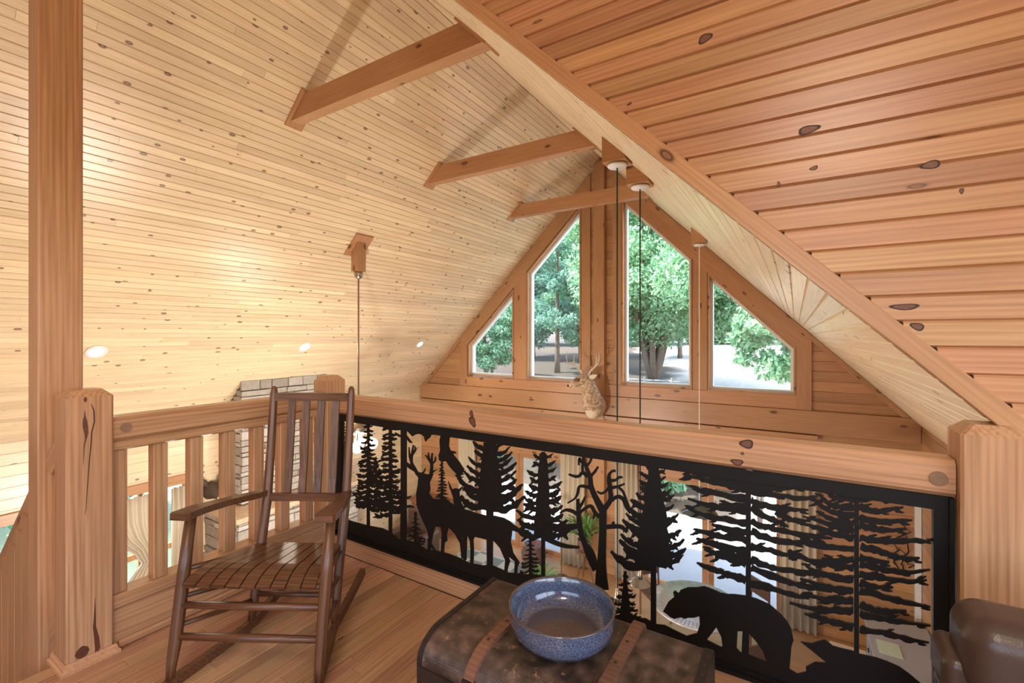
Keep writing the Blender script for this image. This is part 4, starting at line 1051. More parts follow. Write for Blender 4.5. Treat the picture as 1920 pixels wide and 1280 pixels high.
MB().cbox(-hx, hx, -hy, hy, 0.02, 0.384, 0.004).obj('body', TRUNKM, tk, MT)
MB().prism(lidprof()[::-1], -hx, hx).obj('lid', TRUNKM, tk, MT)
for sx in (-1, 1):
    pr = lidprof(0.003, 0.003)
    xa, xb_ = (-hx-0.003, -hx+0.014) if sx < 0 else (hx-0.022, hx+0.003)
    MB().prism(pr[::-1], xa, xb_).obj('end_binding', IRON, tk, MT)
    MB().box(xa, xb_, -hy-0.003, -hy+0.012, 0.02, 0.384).obj('corner_strip', IRON, tk, MT)
    MB().box(xa, xb_, hy-0.012, hy+0.003, 0.02, 0.384).obj('corner_strip', IRON, tk, MT)
    for k in range(7):
        y = -hy+0.12+k*0.04
        MB().ball(((xa+xb_)/2, y, 0.4735), (0.0035, 0.0035, 0.0025), 6, 4).obj('nail', IRON, tk, MT)
bnd = MB().box(-hx-0.002, hx+0.002, -hy-0.004, -hy+0.01, 0.352, 0.392).obj('lid_band', IRON, tk, MT)
for xs_ in (-0.755, -0.410):
    pr = lidprof(0.012, 0.013, 0.395)[1:-1]; x_ = xs_-cx
    inner = lidprof(-0.002, -0.002, 0.395)[1:-1]
    loop = pr+inner[::-1]
    mm = MB(); n = len(loop)
    rings = [[(x_-0.016, y, z) for y, z in loop], [(x_+0.016, y, z) for y, z in loop]]
    b0 = 0; mm.v = rings[0]+rings[1]
    half = len(pr)
    for r_ in (0, 1):
        for i in range(half-1):
            q = (r_*n+i, r_*n+i+1, r_*n+n-2-i, r_*n+n-1-i); mm.f.append(q if r_ == 0 else tuple(reversed(q)))
    for i in range(n): mm.f.append((i, (i+1) % n, n+(i+1) % n, n+i))
    s_ = mm.obj('slat', SLAT, tk, MT)
    MB().box(x_-0.0175, x_+0.0175, -hy-0.016, -hy-0.0005, 0.393, 0.425).obj('slat_cap', IRON, s_, MT)
    MB().box(x_-0.016, x_+0.016, -hy-0.014, -hy-0.0042, 0.02, 0.390).obj('front_slat', SLAT, tk, MT)
    for y in (-0.12, -0.02, 0.08):
        MB().ball((x_, y, 0.4835), (0.005, 0.005, 0.003), 8, 4).obj('stud', IRON, s_, MT)
hs = MB().rbox((-hx+0.115, -hy-0.008, 0.355), (0.014, 0.004, 0.028), 0.0035, 4).obj('hasp', IRON, tk, MT)
MB().tube([(-hx+0.115, -hy-0.012, 0.34), (-hx+0.115, -hy-0.014, 0.29)], 0.006, 8).obj('clasp_pin', IRON, hs, MT)

BLUE, nt, b, rp = speck('speckled_blue_glaze', (0.028, 0.038, 0.072), (0.066, 0.088, 0.148), (0.150, 0.175, 0.240), 0.14, 330)
b.inputs['Coat Weight'].default_value = 0.6; b.inputs['Coat Roughness'].default_value = 0.05
# brown iron breaking on the rim and the well, by height in the glaze
N = nt.nodes.new; L = nt.links.new
tc = N('ShaderNodeTexCoord'); sp = N('ShaderNodeSeparateXYZ'); L(tc.outputs['Object'], sp.inputs[0])
r2 = N('ShaderNodeValToRGB'); e = r2.color_ramp.elements
e[0].position = 0.0; e[0].color = (0, 0, 0, 1); e[1].position = 1.0; e[1].color = (1, 1, 1, 1)
mr = N('ShaderNodeMapRange'); mr.inputs[1].default_value = 0.104; mr.inputs[2].default_value = 0.112; L(sp.outputs[2], mr.inputs[0])
ln = N('ShaderNodeVectorMath'); ln.operation = 'LENGTH'
cm = N('ShaderNodeCombineXYZ'); L(sp.outputs[0], cm.inputs[0]); L(sp.outputs[1], cm.inputs[1]); L(cm.outputs[0], ln.inputs[0])
m2 = N('ShaderNodeMapRange'); m2.inputs[1].default_value = 0.112; m2.inputs[2].default_value = 0.100; L(ln.outputs['Value'], m2.inputs[0])
mxx = N('ShaderNodeMath'); mxx.operation = 'MAXIMUM'; L(mr.outputs[0], mxx.inputs[0])
m2b = N('ShaderNodeMath'); m2b.operation = 'MULTIPLY'; m2b.inputs[1].default_value = 0.75; L(m2.outputs[0], m2b.inputs[0]); L(m2b.outputs[0], mxx.inputs[1])
cx2 = N('ShaderNodeMix'); cx2.data_type = 'RGBA'; cx2.inputs[7].default_value = (0.075, 0.05, 0.04, 1)
L(mxx.outputs[0], cx2.inputs[0]); L(rp.outputs[0], cx2.inputs[6]); L(cx2.outputs[2], b.inputs['Base Color'])
bowl = MB().lathe([(0.0001, 0.004), (0.085, 0.003), (0.105, 0.0), (0.125, 0.010), (0.140, 0.035), (0.1465, 0.070), (0.1465, 0.100), (0.149, 0.108), (0.1475, 0.1135), (0.144, 0.1125), (0.1405, 0.105), (0.139, 0.070), (0.132, 0.036), (0.116, 0.018), (0.095, 0.012), (0.0001, 0.011)], 64).obj('bowl', BLUE, None, T((-0.585, 1.222, 0.4725+0.0135)) @ Matrix.Diagonal((1.045, 1.045, 0.79, 1)), True)
setp(bowl, 'round speckled blue glazed bowl with a brown rim on the trunk', 'bowl')

# ================================================================ LEATHER ARMCHAIR (bottom right)
LEATHER = flat('brown_leather', (0.062, 0.036, 0.027), 0.34, 0.0, 0.5, noise=0.22, scale=6, bump=0.0)
_n = LEATHER.node_tree; _v = _n.nodes.new('ShaderNodeTexVoronoi'); _v.inputs['Scale'].default_value = 260; _t2 = _n.nodes.new('ShaderNodeTexCoord')
_bp = _n.nodes.new('ShaderNodeBump'); _bp.inputs['Strength'].default_value = 0.12; _bp.inputs['Distance'].default_value = 0.002
_n.links.new(_t2.outputs['Object'], _v.inputs['Vector']); _n.links.new(_v.outputs['Distance'], _bp.inputs['Height']); _n.links.new(_bp.outputs[0], _n.nodes['Principled BSDF'].inputs['Normal'])
ac = empty('leather_armchair', (0.66, 1.25, 0), label='brown leather armchair with a rolled back in the lower right corner', cat='armchair')
def ab(name, c, h, r, n=10): return MB().rbox(c, h, r, n).obj(name, LEATHER, ac, None, True)
ab('back', (0.705, 1.385, 0.46), (0.402, 0.070, 0.29), 0.05, 14)
ab('headrest', (0.705, 1.372, 0.690), (0.408, 0.086, 0.085), 0.055, 16)
ab('lumbar_panel', (0.705, 1.368, 0.415), (0.406, 0.084, 0.185), 0.05, 16)
for k, zz_ in enumerate((0.29, 0.375, 0.46, 0.545, 0.625)):
    ab('side_fold', (0.296+0.006*(k % 2), 1.392, zz_), (0.026, 0.068, 0.047), 0.024, 10)
ab('seat', (0.76, 1.02, 0.24), (0.28, 0.27, 0.13), 0.07, 10)
ab('arm', (0.42, 0.98, 0.28), (0.10, 0.32, 0.22), 0.09, 10); ab('arm', (1.08, 0.98, 0.28), (0.10, 0.32, 0.22), 0.09, 10)
ab('base', (0.74, 1.15, 0.07), (0.38, 0.42, 0.065), 0.03, 6)

# ================================================================ FIREPLACE AND CHIMNEY
def stone_mat(name, a, b_, rough=0.8):
    m, nt, b = newmat(name); N = nt.nodes.new; L = nt.links.new
    tc = N('ShaderNodeTexCoord'); oi = N('ShaderNodeObjectInfo'); n = N('ShaderNodeTexNoise'); n.inputs['Scale'].default_value = 14; n.inputs['Detail'].default_value = 6
    ad = N('ShaderNodeVectorMath'); L(tc.outputs['Object'], ad.inputs[0])
    sc = N('ShaderNodeVectorMath'); sc.operation = 'SCALE'; sc.inputs[0].default_value = (31, 47, 13); L(oi.outputs['Random'], sc.inputs['Scale']); L(sc.outputs[0], ad.inputs[1]); L(ad.outputs[0], n.inputs['Vector'])
    mx = N('ShaderNodeMix'); mx.data_type = 'RGBA'; mx.inputs[6].default_value = (*a, 1); mx.inputs[7].default_value = (*b_, 1)
    am = N('ShaderNodeMath'); am.operation = 'MULTIPLY_ADD'; am.inputs[1].default_value = 0.9; L(oi.outputs['Random'], am.inputs[0]); am.inputs[2].default_value = -0.3
    a2 = N('ShaderNodeMath'); L(am.outputs[0], a2.inputs[0]); L(n.outputs[0], a2.inputs[1]); a2.use_clamp = True
    L(a2.outputs[0], mx.inputs[0]); L(mx.outputs[2], b.inputs['Base Color']); b.inputs['Roughness'].default_value = rough
    bp = N('ShaderNodeBump'); bp.inputs['Strength'].default_value = 0.5; bp.inputs['Distance'].default_value = 0.02; L(n.outputs[0], bp.inputs['Height']); L(bp.outputs[0], b.inputs['Normal'])
    return m
STONE = stone_mat('ledge_stone', (0.50, 0.46, 0.41), (0.30, 0.26, 0.22))
MORTAR = flat('mortar', (0.16, 0.13, 0.10), 0.9)
rs = random.Random(77)
def stone(parent, x0, x1, y0, y1, z0, z1, mat=STONE, name='stone'):
    c = ((x0+x1)/2, (y0+y1)/2, (z0+z1)/2); h = [(x1-x0)/2, (y1-y0)/2, (z1-z0)/2]
    vs = []; ch_ = 0.012
    m = MB()
    j = lambda: rs.uniform(-0.006, 0.006)
    inner = 0.014
    # bevelled block: 8 outer verts pulled in on the faces
    for sx in (-1, 1):
        for sy in (-1, 1):
            for sz in (-1, 1):
                vs.append((sx*(h[0])+j(), sy*(h[1]-inner*0.4)+j(), sz*(h[2]-inner*0.35)+j()))
    m.add(vs, [(0,1,3,2), (4,6,7,5), (0,4,5,1), (2,3,7,6), (0,2,6,4), (1,5,7,3)])
    return m.obj(name, mat, parent, T(c))
def stone_face(parent, axis, fixed, sgn, a0, a1, zlo, zhi, depth, top=None):
    """coursed stones; axis 'x' = face normal +/-x at x=fixed spanning y; 'y' = normal -y at y=fixed spanning x"""
    z = zlo
    while z < zhi-0.03:
        h = min(rs.choice((0.075, 0.10, 0.12, 0.15)), zhi-z)
        if zhi-z-h < 0.05: h = zhi-z
        a = a0
        while a < a1-0.01:
            L = rs.uniform(0.16, 0.52)
            if a1-a-L < 0.12: L = a1-a
            pr = rs.uniform(-0.014, 0.014)
            zt = z+h-0.008
            if axis == 'x': stone(parent, fixed-depth, fixed+pr, a+0.004, a+L-0.004, z, zt)
            else: stone(parent, a+0.004, a+L-0.004, fixed+pr, fixed+depth, z, zt)
            a += L
        z += h
chm = empty('stone_chimney', (-8.05, 4.9, -1.5), label='grey ledge-stone chimney rising to the left roof slope behind the railing', cat='chimney')
cx0, cy0, cy1 = -7.75, 4.07, 5.70
MB().add([(XL+0.03, cy0+0.03, -1.44), (cx0-0.03, cy0+0.03, -1.44), (cx0-0.03, cy1, -1.44), (XL+0.03, cy1, -1.44),
          (XL+0.03, cy0+0.03, XL+KL-0.03), (cx0-0.03, cy0+0.03, cx0+KL-0.06), (cx0-0.03, cy1, cx0+KL-0.06), (XL+0.03, cy1, XL+KL-0.03)],
         [(0,3,2,1), (4,5,6,7), (0,1,5,4), (1,2,6,5), (2,3,7,6), (3,0,4,7)]).obj('core', MORTAR, chm)
stone_face(chm, 'x', cx0, 1, cy0+0.0, cy1, -1.43, cx0+KL-0.012, 0.06)
# side (facing the camera): courses end under the slope
z = -1.43
while z < cx0+KL-0.05:
    h = rs.choice((0.075, 0.10, 0.12, 0.15)); h = min(h, cx0+KL-0.02-z)
    xl = max(XL+0.01, z+h-KL+0.02); a = xl
    while a < cx0-0.07:
        L = rs.uniform(0.15, 0.38)
        if cx0-0.062-a-L < 0.1: L = cx0-0.062-a
        stone(chm, a+0.004, a+L-0.004, cy0+rs.uniform(-0.012, 0.012), cy0+0.06, z, z+h-0.008); a += L
    z += h
fpl = empty('stone_fireplace', (-7.8, 4.9, ZF), label='wide stone fireplace base with a thick slab top below the chimney', cat='fireplace')
hx0, hy0, hy1, hz = -7.30, 3.78, 6.05, -1.53
MB().box(XL+0.02, hx0-0.04, hy0+0.04, hy1, ZF, hz-0.001).obj('core', MORTAR, fpl)
stone_face(fpl, 'x', hx0, 1, hy0, hy1, ZF, hz, 0.06)
z = ZF
while z < hz-0.03:
    h = min(rs.choice((0.10, 0.14, 0.18)), hz-z); a = XL+0.01
    while a < hx0-0.07:
        L = rs.uniform(0.2, 0.45)
        if hx0-0.062-a-L < 0.12: L = hx0-0.062-a
        stone(fpl, a+0.004, a+L-0.004, hy0+rs.uniform(-0.012, 0.012), hy0+0.06, z, z+h-0.008); a += L
    z += h
stone(fpl, XL+0.01, hx0+0.07, hy0-0.06, hy1+0.05, hz+0.002, hz+0.085, flat('slab_stone', (0.50, 0.36, 0.24), 0.8, noise=0.3, scale=9), 'slab')

# ================================================================ DEER HEAD ON THE POST
def fur_mat():
    m, nt, b = newmat('deer_fur'); N = nt.nodes.new; L = nt.links.new
    tc = N('ShaderNodeTexCoord'); n = N('ShaderNodeTexNoise'); n.inputs['Scale'].default_value = 22; n.inputs['Detail'].default_value = 6; L(tc.outputs['Object'], n.inputs['Vector'])
    rp = N('ShaderNodeValToRGB'); e = rp.color_ramp.elements
    e[0].position = 0.36; e[0].color = (0.30, 0.19, 0.11, 1); e[1].position = 0.64; e[1].color = (0.62, 0.48, 0.34, 1); q = e.new(0.5); q.color = (0.47, 0.34, 0.22, 1)
    L(n.outputs[0], rp.inputs[0]); L(rp.outputs[0], b.inputs['Base Color']); b.inputs['Roughness'].default_value = 0.9
    return m
FUR = fur_mat(); PALEFUR = flat('pale_fur', (0.72, 0.62, 0.48), 0.9, noise=0.2, scale=20); DARKFUR = flat('dark_face_fur', (0.20, 0.095, 0.05), 0.9, noise=0.3, scale=25)
ANTL = flat('antler_bone', (0.66, 0.54, 0.40), 0.45, noise=0.2, scale=12); NOSE = flat('black_nose', (0.012, 0.010, 0.010), 0.25)
def oval(c, t, up, rw, rh, n=16):
    t = Vector(t).normalized(); a = t.cross(Vector(up)).normalized(); b = a.cross(t).normalized()
    return [Vector(c)+a*rw*math.cos(2*math.pi*k/n)+b*rh*math.sin(2*math.pi*k/n) for k in range(n)]
def deer(root, M, fur):
    # local: x right, y away from viewer (wall), z up ; head turned to -x
    sec = [((0, -0.02, -0.07), (0, -1, 0.05), 0.19, 0.22), ((0, -0.10, -0.07), (0, -1, 0.1), 0.20, 0.22), ((0.0, -0.18, -0.04), (0, -0.8, 0.5), 0.195, 0.20), ((-0.005, -0.235, 0.05), (0, -0.35, 1), 0.185, 0.18),
           ((-0.01, -0.27, 0.17), (-0.05, -0.25, 1), 0.155, 0.15), ((-0.02, -0.295, 0.28), (-0.2, -0.2, 1), 0.122, 0.125), ((-0.045, -0.315, 0.365), (-0.6, -0.25, 0.7), 0.098, 0.105), ((-0.10, -0.335, 0.41), (-1, -0.25, -0.15), 0.105, 0.108),
           ((-0.17, -0.352, 0.385), (-1, -0.25, -0.35), 0.088, 0.090), ((-0.245, -0.372, 0.335), (-1, -0.25, -0.42), 0.060, 0.062), ((-0.315, -0.39, 0.300), (-1, -0.25, -0.42), 0.047, 0.048), ((-0.345, -0.398, 0.286), (-1, -0.25, -0.42), 0.026, 0.028)]
    rings = [oval(c, t, (0, 1, 0) if abs(t[2]) > 0.8 else (0, 0, 1), w, h) for c, t, w, h in sec]
    # align ring starts
    for i in range(1, len(rings)):
        best = min(range(16), key=lambda s: sum((rings[i][(k+s) % 16]-rings[i-1][k]).length for k in range(16)))
        rings[i] = rings[i][best:]+rings[i][:best]
    body = MB().loft(rings).obj('body', fur, root, M, True)
    sm = body.modifiers.new('smooth', 'SUBSURF'); sm.levels = 1; sm.render_levels = 1
    # pale ruff at chest
    MB().ball((0.0, -0.235, -0.06), (0.13, 0.10, 0.22), 14, 10).obj('chest_patch', PALEFUR, root, M, True)
    MB().ball((-0.09, -0.335, 0.31), (0.075, 0.05, 0.035), 10, 6).obj('throat_patch', PALEFUR, root, M, True)
    MB().ball((-0.18, -0.400, 0.395), (0.085, 0.045, 0.045), 10, 6).obj('brow', DARKFUR, root, M, True)
    MB().ball((-0.275, -0.382, 0.285), (0.055, 0.038, 0.028), 10, 6).obj('muzzle', PALEFUR, root, M, True)
    MB().ball((-0.352, -0.402, 0.295), (0.022, 0.026, 0.022), 10, 6).obj('nose', NOSE, root, M, True)
    MB().ball((-0.140, -0.440, 0.410), (0.016, 0.010, 0.015), 10, 6).obj('eye', NOSE, root, M, True)
    for s, tip in ((1, (0.135, -0.36, 0.50)), (-1, (-0.10, -0.20, 0.56))):
        a = Vector((-0.01 if s > 0 else -0.06, -0.34 if s > 0 else -0.28, 0.43)); b_ = Vector(tip)
        rr = []
        for k, w in ((0, 0.022), (0.3, 0.042), (0.6, 0.040), (0.85, 0.02), (1, 0.004)):
            rr.append(oval(a+(b_-a)*k, b_-a, (0, 1, 0.2), w, 0.010, 10))
        MB().loft(rr).obj('ear', PALEFUR if s > 0 else fur, root, M, True)
    for s in (-1, 1):
        bx, by = (-0.085+0.045*s), -0.315
        base = Vector((bx, by, 0.455))
        out = Vector((0.9*s, -0.15, 0))
        beamp = [base, base+out*0.05+Vector((0, 0.02, 0.10)), base+out*0.16+Vector((0, 0.0, 0.19)), base+out*0.25+Vector((0, -0.08, 0.23)), base+out*0.27+Vector((0, -0.18, 0.25))]
        MB().tube(beamp, [0.017, 0.015, 0.013, 0.011, 0.005], 8).obj('antler', ANTL, root, M, True)
        for k, (i, v, L) in enumerate(((1, (0.1*s, -0.3, 0.8), 0.10), (2, (0.0, 0.1, 1), 0.22), (3, (0.05*s, 0.0, 1), 0.20), (2, (0.3*s, 0.3, 0.6), 0.09))):
            p = beamp[i]; d = Vector(v).normalized()
            MB().tube([p, p+d*L*0.5+Vector((0.012*s, 0, 0)), p+d*L], [0.011, 0.008, 0.002], 7).obj('tine', ANTL, root, M, True)
dr = empty('deer_head', (-3.42, 8.86, 0.0), label='mounted stag head with pale antlers turned left on the centre post', cat='deer head')
deer(dr, Matrix.Translation((-3.44, 8.865, 0.02)) @ Matrix.Diagonal((1.2, 1.2, 1.16, 1)), FUR)
d2 = empty('game_trophy', (XL+0.02, 3.97, -1.4), label='dark mounted game trophy on the left wall beside the fireplace', cat='trophy')
M2 = Matrix.Translation((XL+0.04, 3.86, -1.22)) @ Matrix.Rotation(math.pi/2, 4, 'Z') @ Matrix.Scale(0.62, 4)
BOAR = flat('dark_bristle', (0.07, 0.045, 0.03), 0.8, noise=0.4, scale=30)
MB().loft([oval((0, -0.01, 0), (0, -1, 0), (0, 0, 1), 0.20, 0.24), oval((0, -0.12, 0), (0, -1, -0.1), (0, 0, 1), 0.19, 0.22), oval((0, -0.28, -0.04), (0, -1, -0.3), (0, 0, 1), 0.13, 0.14), oval((0, -0.42, -0.10), (0, -1, -0.4), (0, 0, 1), 0.07, 0.07), oval((0, -0.48, -0.12), (0, -1, -0.3), (0, 0, 1), 0.05, 0.05)]).obj('body', BOAR, d2, M2, True)
MB().ball((0, -0.49, -0.125), (0.05, 0.03, 0.045), 10, 6).obj('snout', PALEFUR, d2, M2, True)
for s in (-1, 1):
    MB().loft([oval((0.10*s, -0.15, 0.13), (0.6*s, -0.1, 0.8), (0, 1, 0), 0.03, 0.02, 8), oval((0.20*s, -0.16, 0.28), (0.6*s, -0.1, 0.8), (0, 1, 0), 0.075, 0.02, 8), oval((0.28*s, -0.17, 0.42), (0.6*s, -0.1, 0.8), (0, 1, 0), 0.01, 0.008, 8)]).obj('ear', BOAR, d2, M2, True)

# ================================================================ CURTAINS
CURT = flat('beige_curtain', (0.55, 0.47, 0.36), 0.85, noise=0.08, scale=6)
def curtain(x0, x1, y, z0, z1, label, group='beige curtains of the great room', amp=0.035, waves=5, axis='x', tie=None, gather=0):
    n = waves*8; m = MB(); cols = []
    vs = []; rows = 9 if tie else 3
    for r in range(rows):
        t = r/(rows-1); z = z0+(z1-z0)*t
        for i in range(n+1):
            s = i/n; a = x0+(x1-x0)*s
            if tie is not None:
                k = 1-0.7*math.exp(-((z-tie)/0.35)**2); a = x1+(a-x1)*k if gather > 0 else x0+(a-x0)*k
            o = y+amp*math.sin(s*waves*2*math.pi)+0.006*math.sin(s*37+t*3)
            vs.append((a, o, z) if axis == 'x' else (o, a, z))
    fs = [(r*(n+1)+i, r*(n+1)+i+1, (r+1)*(n+1)+i+1, (r+1)*(n+1)+i) for r in range(rows-1) for i in range(n)]
    o = mesh_obj('curtain', vs, fs, CURT, None, None, True)
    so = o.modifiers.new('thickness', 'SOLIDIFY'); so.thickness = 0.006
    return setp(o, label, 'curtain', group)
curtain(-7.05, -6.56, YG-0.11, ZF+0.02, -1.12, 'beige curtain at the left edge of the left patio doors')
curtain(-4.28, -3.72, YG-0.11, ZF+0.02, -1.12, 'beige curtain between the left patio doors and the centre post')
curtain(-3.08, -2.62, YG-0.11, ZF+0.02, -1.12, 'beige curtain between the centre post and the right patio doors')
curtain(-0.22, 0.30, YG-0.11, ZF+0.02, -1.12, 'beige curtain at the right edge of the right patio doors')
curtain(2.42, 3.10, XL+0.10, -2.62, -1.02, 'tied-back beige curtain on the left wall window, left panel', axis='y', tie=-2.0, gather=1, amp=0.03, waves=6)
curtain(3.28, 3.50, XL+0.10, -2.62, -1.02, 'narrow beige curtain beside the casing of the left wall window', axis='y', amp=0.03, waves=3)

# ================================================================ GREAT ROOM FURNITURE (glimpsed through the panel)
LEATH2 = flat('dark_leather', (0.10, 0.055, 0.04), 0.35, noise=0.3, scale=8)
FABRIC = flat('dark_plaid_fabric', (0.13, 0.085, 0.075), 0.85, noise=0.5, scale=18)
OAK = wood('warm_oak', (0.45, 0.24, 0.11), (0.28, 0.13, 0.06), knot=0.0)
def rb(name, par, c, h, r, mat, n=8): return MB().rbox(c, h, r, n).obj(name, mat, par, None, True)
a = empty('club_chair', (-7.05, 7.3, ZF), label='dark leather club chair on the great room floor left of the deer cut-outs', cat='armchair')
rb('seat', a, (-7.05, 7.3, ZF+0.30), (0.36, 0.36, 0.16), 0.08, LEATH2); rb('back', a, (-7.05, 7.62, ZF+0.62), (0.38, 0.12, 0.42), 0.10, LEATH2)
rb('arm', a, (-7.42, 7.3, ZF+0.40), (0.10, 0.40, 0.27), 0.09, LEATH2); rb('arm', a, (-6.68, 7.3, ZF+0.40), (0.10, 0.40, 0.27), 0.09, LEATH2)
a = empty('sofa', (-6.2, 6.1, ZF), label='dark patterned sofa on the great room floor below the stag cut-out', cat='sofa')
rb('seat', a, (-6.1, 5.6, ZF+0.28), (0.42, 0.95, 0.16), 0.07, FABRIC); rb('back', a, (-6.5, 5.6, ZF+0.60), (0.14, 0.98, 0.32), 0.10, FABRIC)
rb('arm', a, (-6.1, 6.58, ZF+0.36), (0.44, 0.11, 0.26), 0.09, FABRIC); rb('arm', a, (-6.1, 4.62, ZF+0.36), (0.44, 0.11, 0.26), 0.09, FABRIC)
a = empty('spindle_cabinet', (-7.75, 8.7, ZF), label='low cabinet with a spindled front in the far left corner of the great room', cat='cabinet')
MB().box(-8.2, -7.2, 8.45, 8.9, ZF, ZF+0.75).obj('body', OAK, a); MB().box(-8.25, -7.15, 8.40, 8.92, ZF+0.751, ZF+0.79).obj('top', OAK, a)
for k in range(9): MB().tube([(-8.12+k*0.105, 8.437, ZF+0.45), (-8.12+k*0.105, 8.437, ZF+0.70)], 0.012, 6).obj('spindle', DARKW, a)
rg = MB().box(-6.4, -4.2, 6.9, 8.4, ZF+0.001, ZF+0.012).obj('rug', flat('grey_rug', (0.36, 0.36, 0.32), 0.95, noise=0.25, scale=5)); setp(rg, 'flat grey patterned rug in front of the left patio doors', 'rug')
m_, nt, b = newmat('rug_checks'); ck = nt.nodes.new('ShaderNodeTexChecker'); ck.inputs['Scale'].default_value = 3.0; ck.inputs[1].default_value = (0.42, 0.42, 0.37, 1); ck.inputs[2].default_value = (0.16, 0.19, 0.18, 1)
tc = nt.nodes.new('ShaderNodeTexCoord'); nt.links.new(tc.outputs['Object'], ck.inputs['Vector']); nt.links.new(ck.outputs[0], b.inputs['Base Color']); b.inputs['Roughness'].default_value = 0.95
rg.data.materials[0] = m_
# round table
PRESS = flat('pressed_metal', (0.50, 0.52, 0.53), 0.32, 0.5, noise=0.25, scale=25)
tb = empty('round_table', (-1.30, 7.50, ZF), label='round table with a pressed pale metal top behind the bear cut-out', cat='table')
zt = -2.75
MB().lathe([(0.0001, zt), (0.50, zt), (0.51, zt-0.006), (0.66, zt-0.004), (0.68, zt-0.015), (0.68, zt-0.035), (0.0001, zt-0.035)], 48).obj('top', PRESS, tb, T((-1.30, 7.50, 0)), True)
for k in range(72):
    a_ = 2*math.pi*k/72
    MB().box(0.53, 0.65, -0.006, 0.006, zt-0.004, zt+0.002).obj('rim_ridge', PRESS, tb, T((-1.30, 7.50, 0)) @ Matrix.Rotation(a_, 4, 'Z'))
MB().lathe([(0.30, ZF), (0.30, ZF+0.03), (0.08, ZF+0.08), (0.05, ZF+0.3), (0.06, zt-0.12), (0.2, zt-0.036), (0.0001, zt-0.036)], 24).obj('pedestal', OAK, tb, T((-1.30, 7.50, 0)), True)
def dchair(x, y, rz, label):
    r_ = empty('dining_chair', (x, y, ZF), rz, label=label, cat='chair', group='dining chairs round the table')
    Mx = WM[r_.name].copy()
    MB().rbox((0, 0, 0.45), (0.21, 0.21, 0.025), 0.02, 5).obj('seat', LEATH2, r_, Mx, True)
    MB().rbox((0, 0.2, 0.80), (0.19, 0.02, 0.13), 0.018, 6).obj('backrest', LEATH2, r_, Mx, True)
    for sx in (-1, 1):
        MB().tube([(sx*0.18, -0.18, 0), (sx*0.18, -0.18, 0.43)], 0.018, 8).obj('leg', DARKW, r_, Mx)
        MB().tube([(sx*0.18, 0.19, 0), (sx*0.18, 0.19, 0.43), (sx*0.17, 0.21, 0.9)], 0.018, 8).obj('leg', DARKW, r_, Mx)
dchair(-0.62, 8.22, -0.7, 'dark dining chair by the patio doors behind the round table')
dchair(-0.55, 6.75, -2.3, 'dark dining chair on the near right side of the round table')
dchair(-2.05, 8.0, 0.8, 'dark dining chair left of the round table by the curtain')
# reading lamp
lm = empty('floor_lamp', (-4.0, 8.35, ZF), label='lit reading lamp with a white shade beside the plant stand', cat='floor lamp')
MB().lathe([(0.0001, 0), (0.14, 0), (0.14, 0.015), (0.02, 0.03), (0.0001, 0.03)], 24).obj('base', BRONZE, lm, T((-4.0, 8.35, ZF)), True)
MB().tube([(-4.0, 8.35, ZF+0.03), (-4.0, 8.35, ZF+1.38), (-4.03, 8.33, ZF+1.50), (-4.1, 8.3, ZF+1.52)], 0.010, 8).obj('pole', BRONZE, lm)
MB().lathe([(0.04, 0.08), (0.10, -0.05), (0.105, -0.05), (0.045, 0.085)], 20, closed=True).obj('shade', WHITEP, lm, T((-4.12, 8.29, ZF+1.47)), True)
MB().ball((-4.12, 8.29, ZF+1.44), 0.035, 10, 6).obj('bulb', emis('reading_bulb', (1, 0.93, 0.8), 25), lm, None, True)
# plants
LEAF1 = flat('fern_green', (0.09, 0.22, 0.045), 0.5, noise=0.5, scale=12)
def frond_plant(name, x, y, z0, label, h=0.5, n=34, spread=0.4, pot=True, stand=0.0, seed=1):
    r_ = random.Random(seed); root = empty(name, (x, y, z0), label=label, cat='plant')
    zb = z0+stand
    if stand:
        MB().lathe([(0.0001, stand-0.03), (0.17, stand-0.03), (0.18, stand-0.015), (0.17, stand), (0.0001, stand)], 24).obj('stand_top', DARKW, root, T((x, y, z0)), True)
        for k in range(3):
            a_ = k*2.1; MB().tube([(x+0.12*math.cos(a_), y+0.12*math.sin(a_), zb-0.03), (x+0.09*math.cos(a_), y+0.09*math.sin(a_), z0+0.4), (x+0.2*math.cos(a_), y+0.2*math.sin(a_), z0)], 0.012, 6).obj('stand_leg', DARKW, root)
    if pot:
        MB().lathe([(0.0001, 0), (0.10, 0), (0.14, 0.10), (0.13, 0.20), (0.14, 0.22), (0.12, 0.22), (0.11, 0.19), (0.0001, 0.19)], 24).obj('pot', flat('clay_pot', (0.20, 0.10, 0.07), 0.5), root, T((x, y, zb)), True); zb += 0.2
    m = MB()
    for k in range(n):
        a_ = r_.uniform(0, 6.283); L = spread*r_.uniform(0.6, 1.1); H = h*r_.uniform(0.4, 1.0); w = 0.022
        pts = [Vector((x, y, zb))+Vector((math.cos(a_)*L*t, math.sin(a_)*L*t, H*math.sin(t*2.2))) for t in (0.05, 0.3, 0.55, 0.8, 1.0)]
        vs = []; sd = Vector((-math.sin(a_), math.cos(a_), 0))
        for i, p in enumerate(pts):
            ww = w*(0.5, 1.2, 1.3, 0.9, 0.1)[i]; vs += [p-sd*ww, p+Vector((0, 0, 0.006)), p+sd*ww]
        fs = []
        for i in range(4): fs += [(3*i, 3*i+1, 3*i+4, 3*i+3), (3*i+1, 3*i+2, 3*i+5, 3*i+4)]
        m.add(vs, fs)
    m.obj('fronds', LEAF1, root)
frond_plant('potted_fern', -3.55, 8.45, ZF, 'trailing fern on a tall stand below the centre post', h=0.45, n=60, spread=0.5, stand=0.62, seed=3)
frond_plant('potted_grass_plant', -3.95, 7.4, ZF, 'bright green leafy plant on the great room floor behind the doe cut-out', h=0.4, n=50, spread=0.4, seed=5)
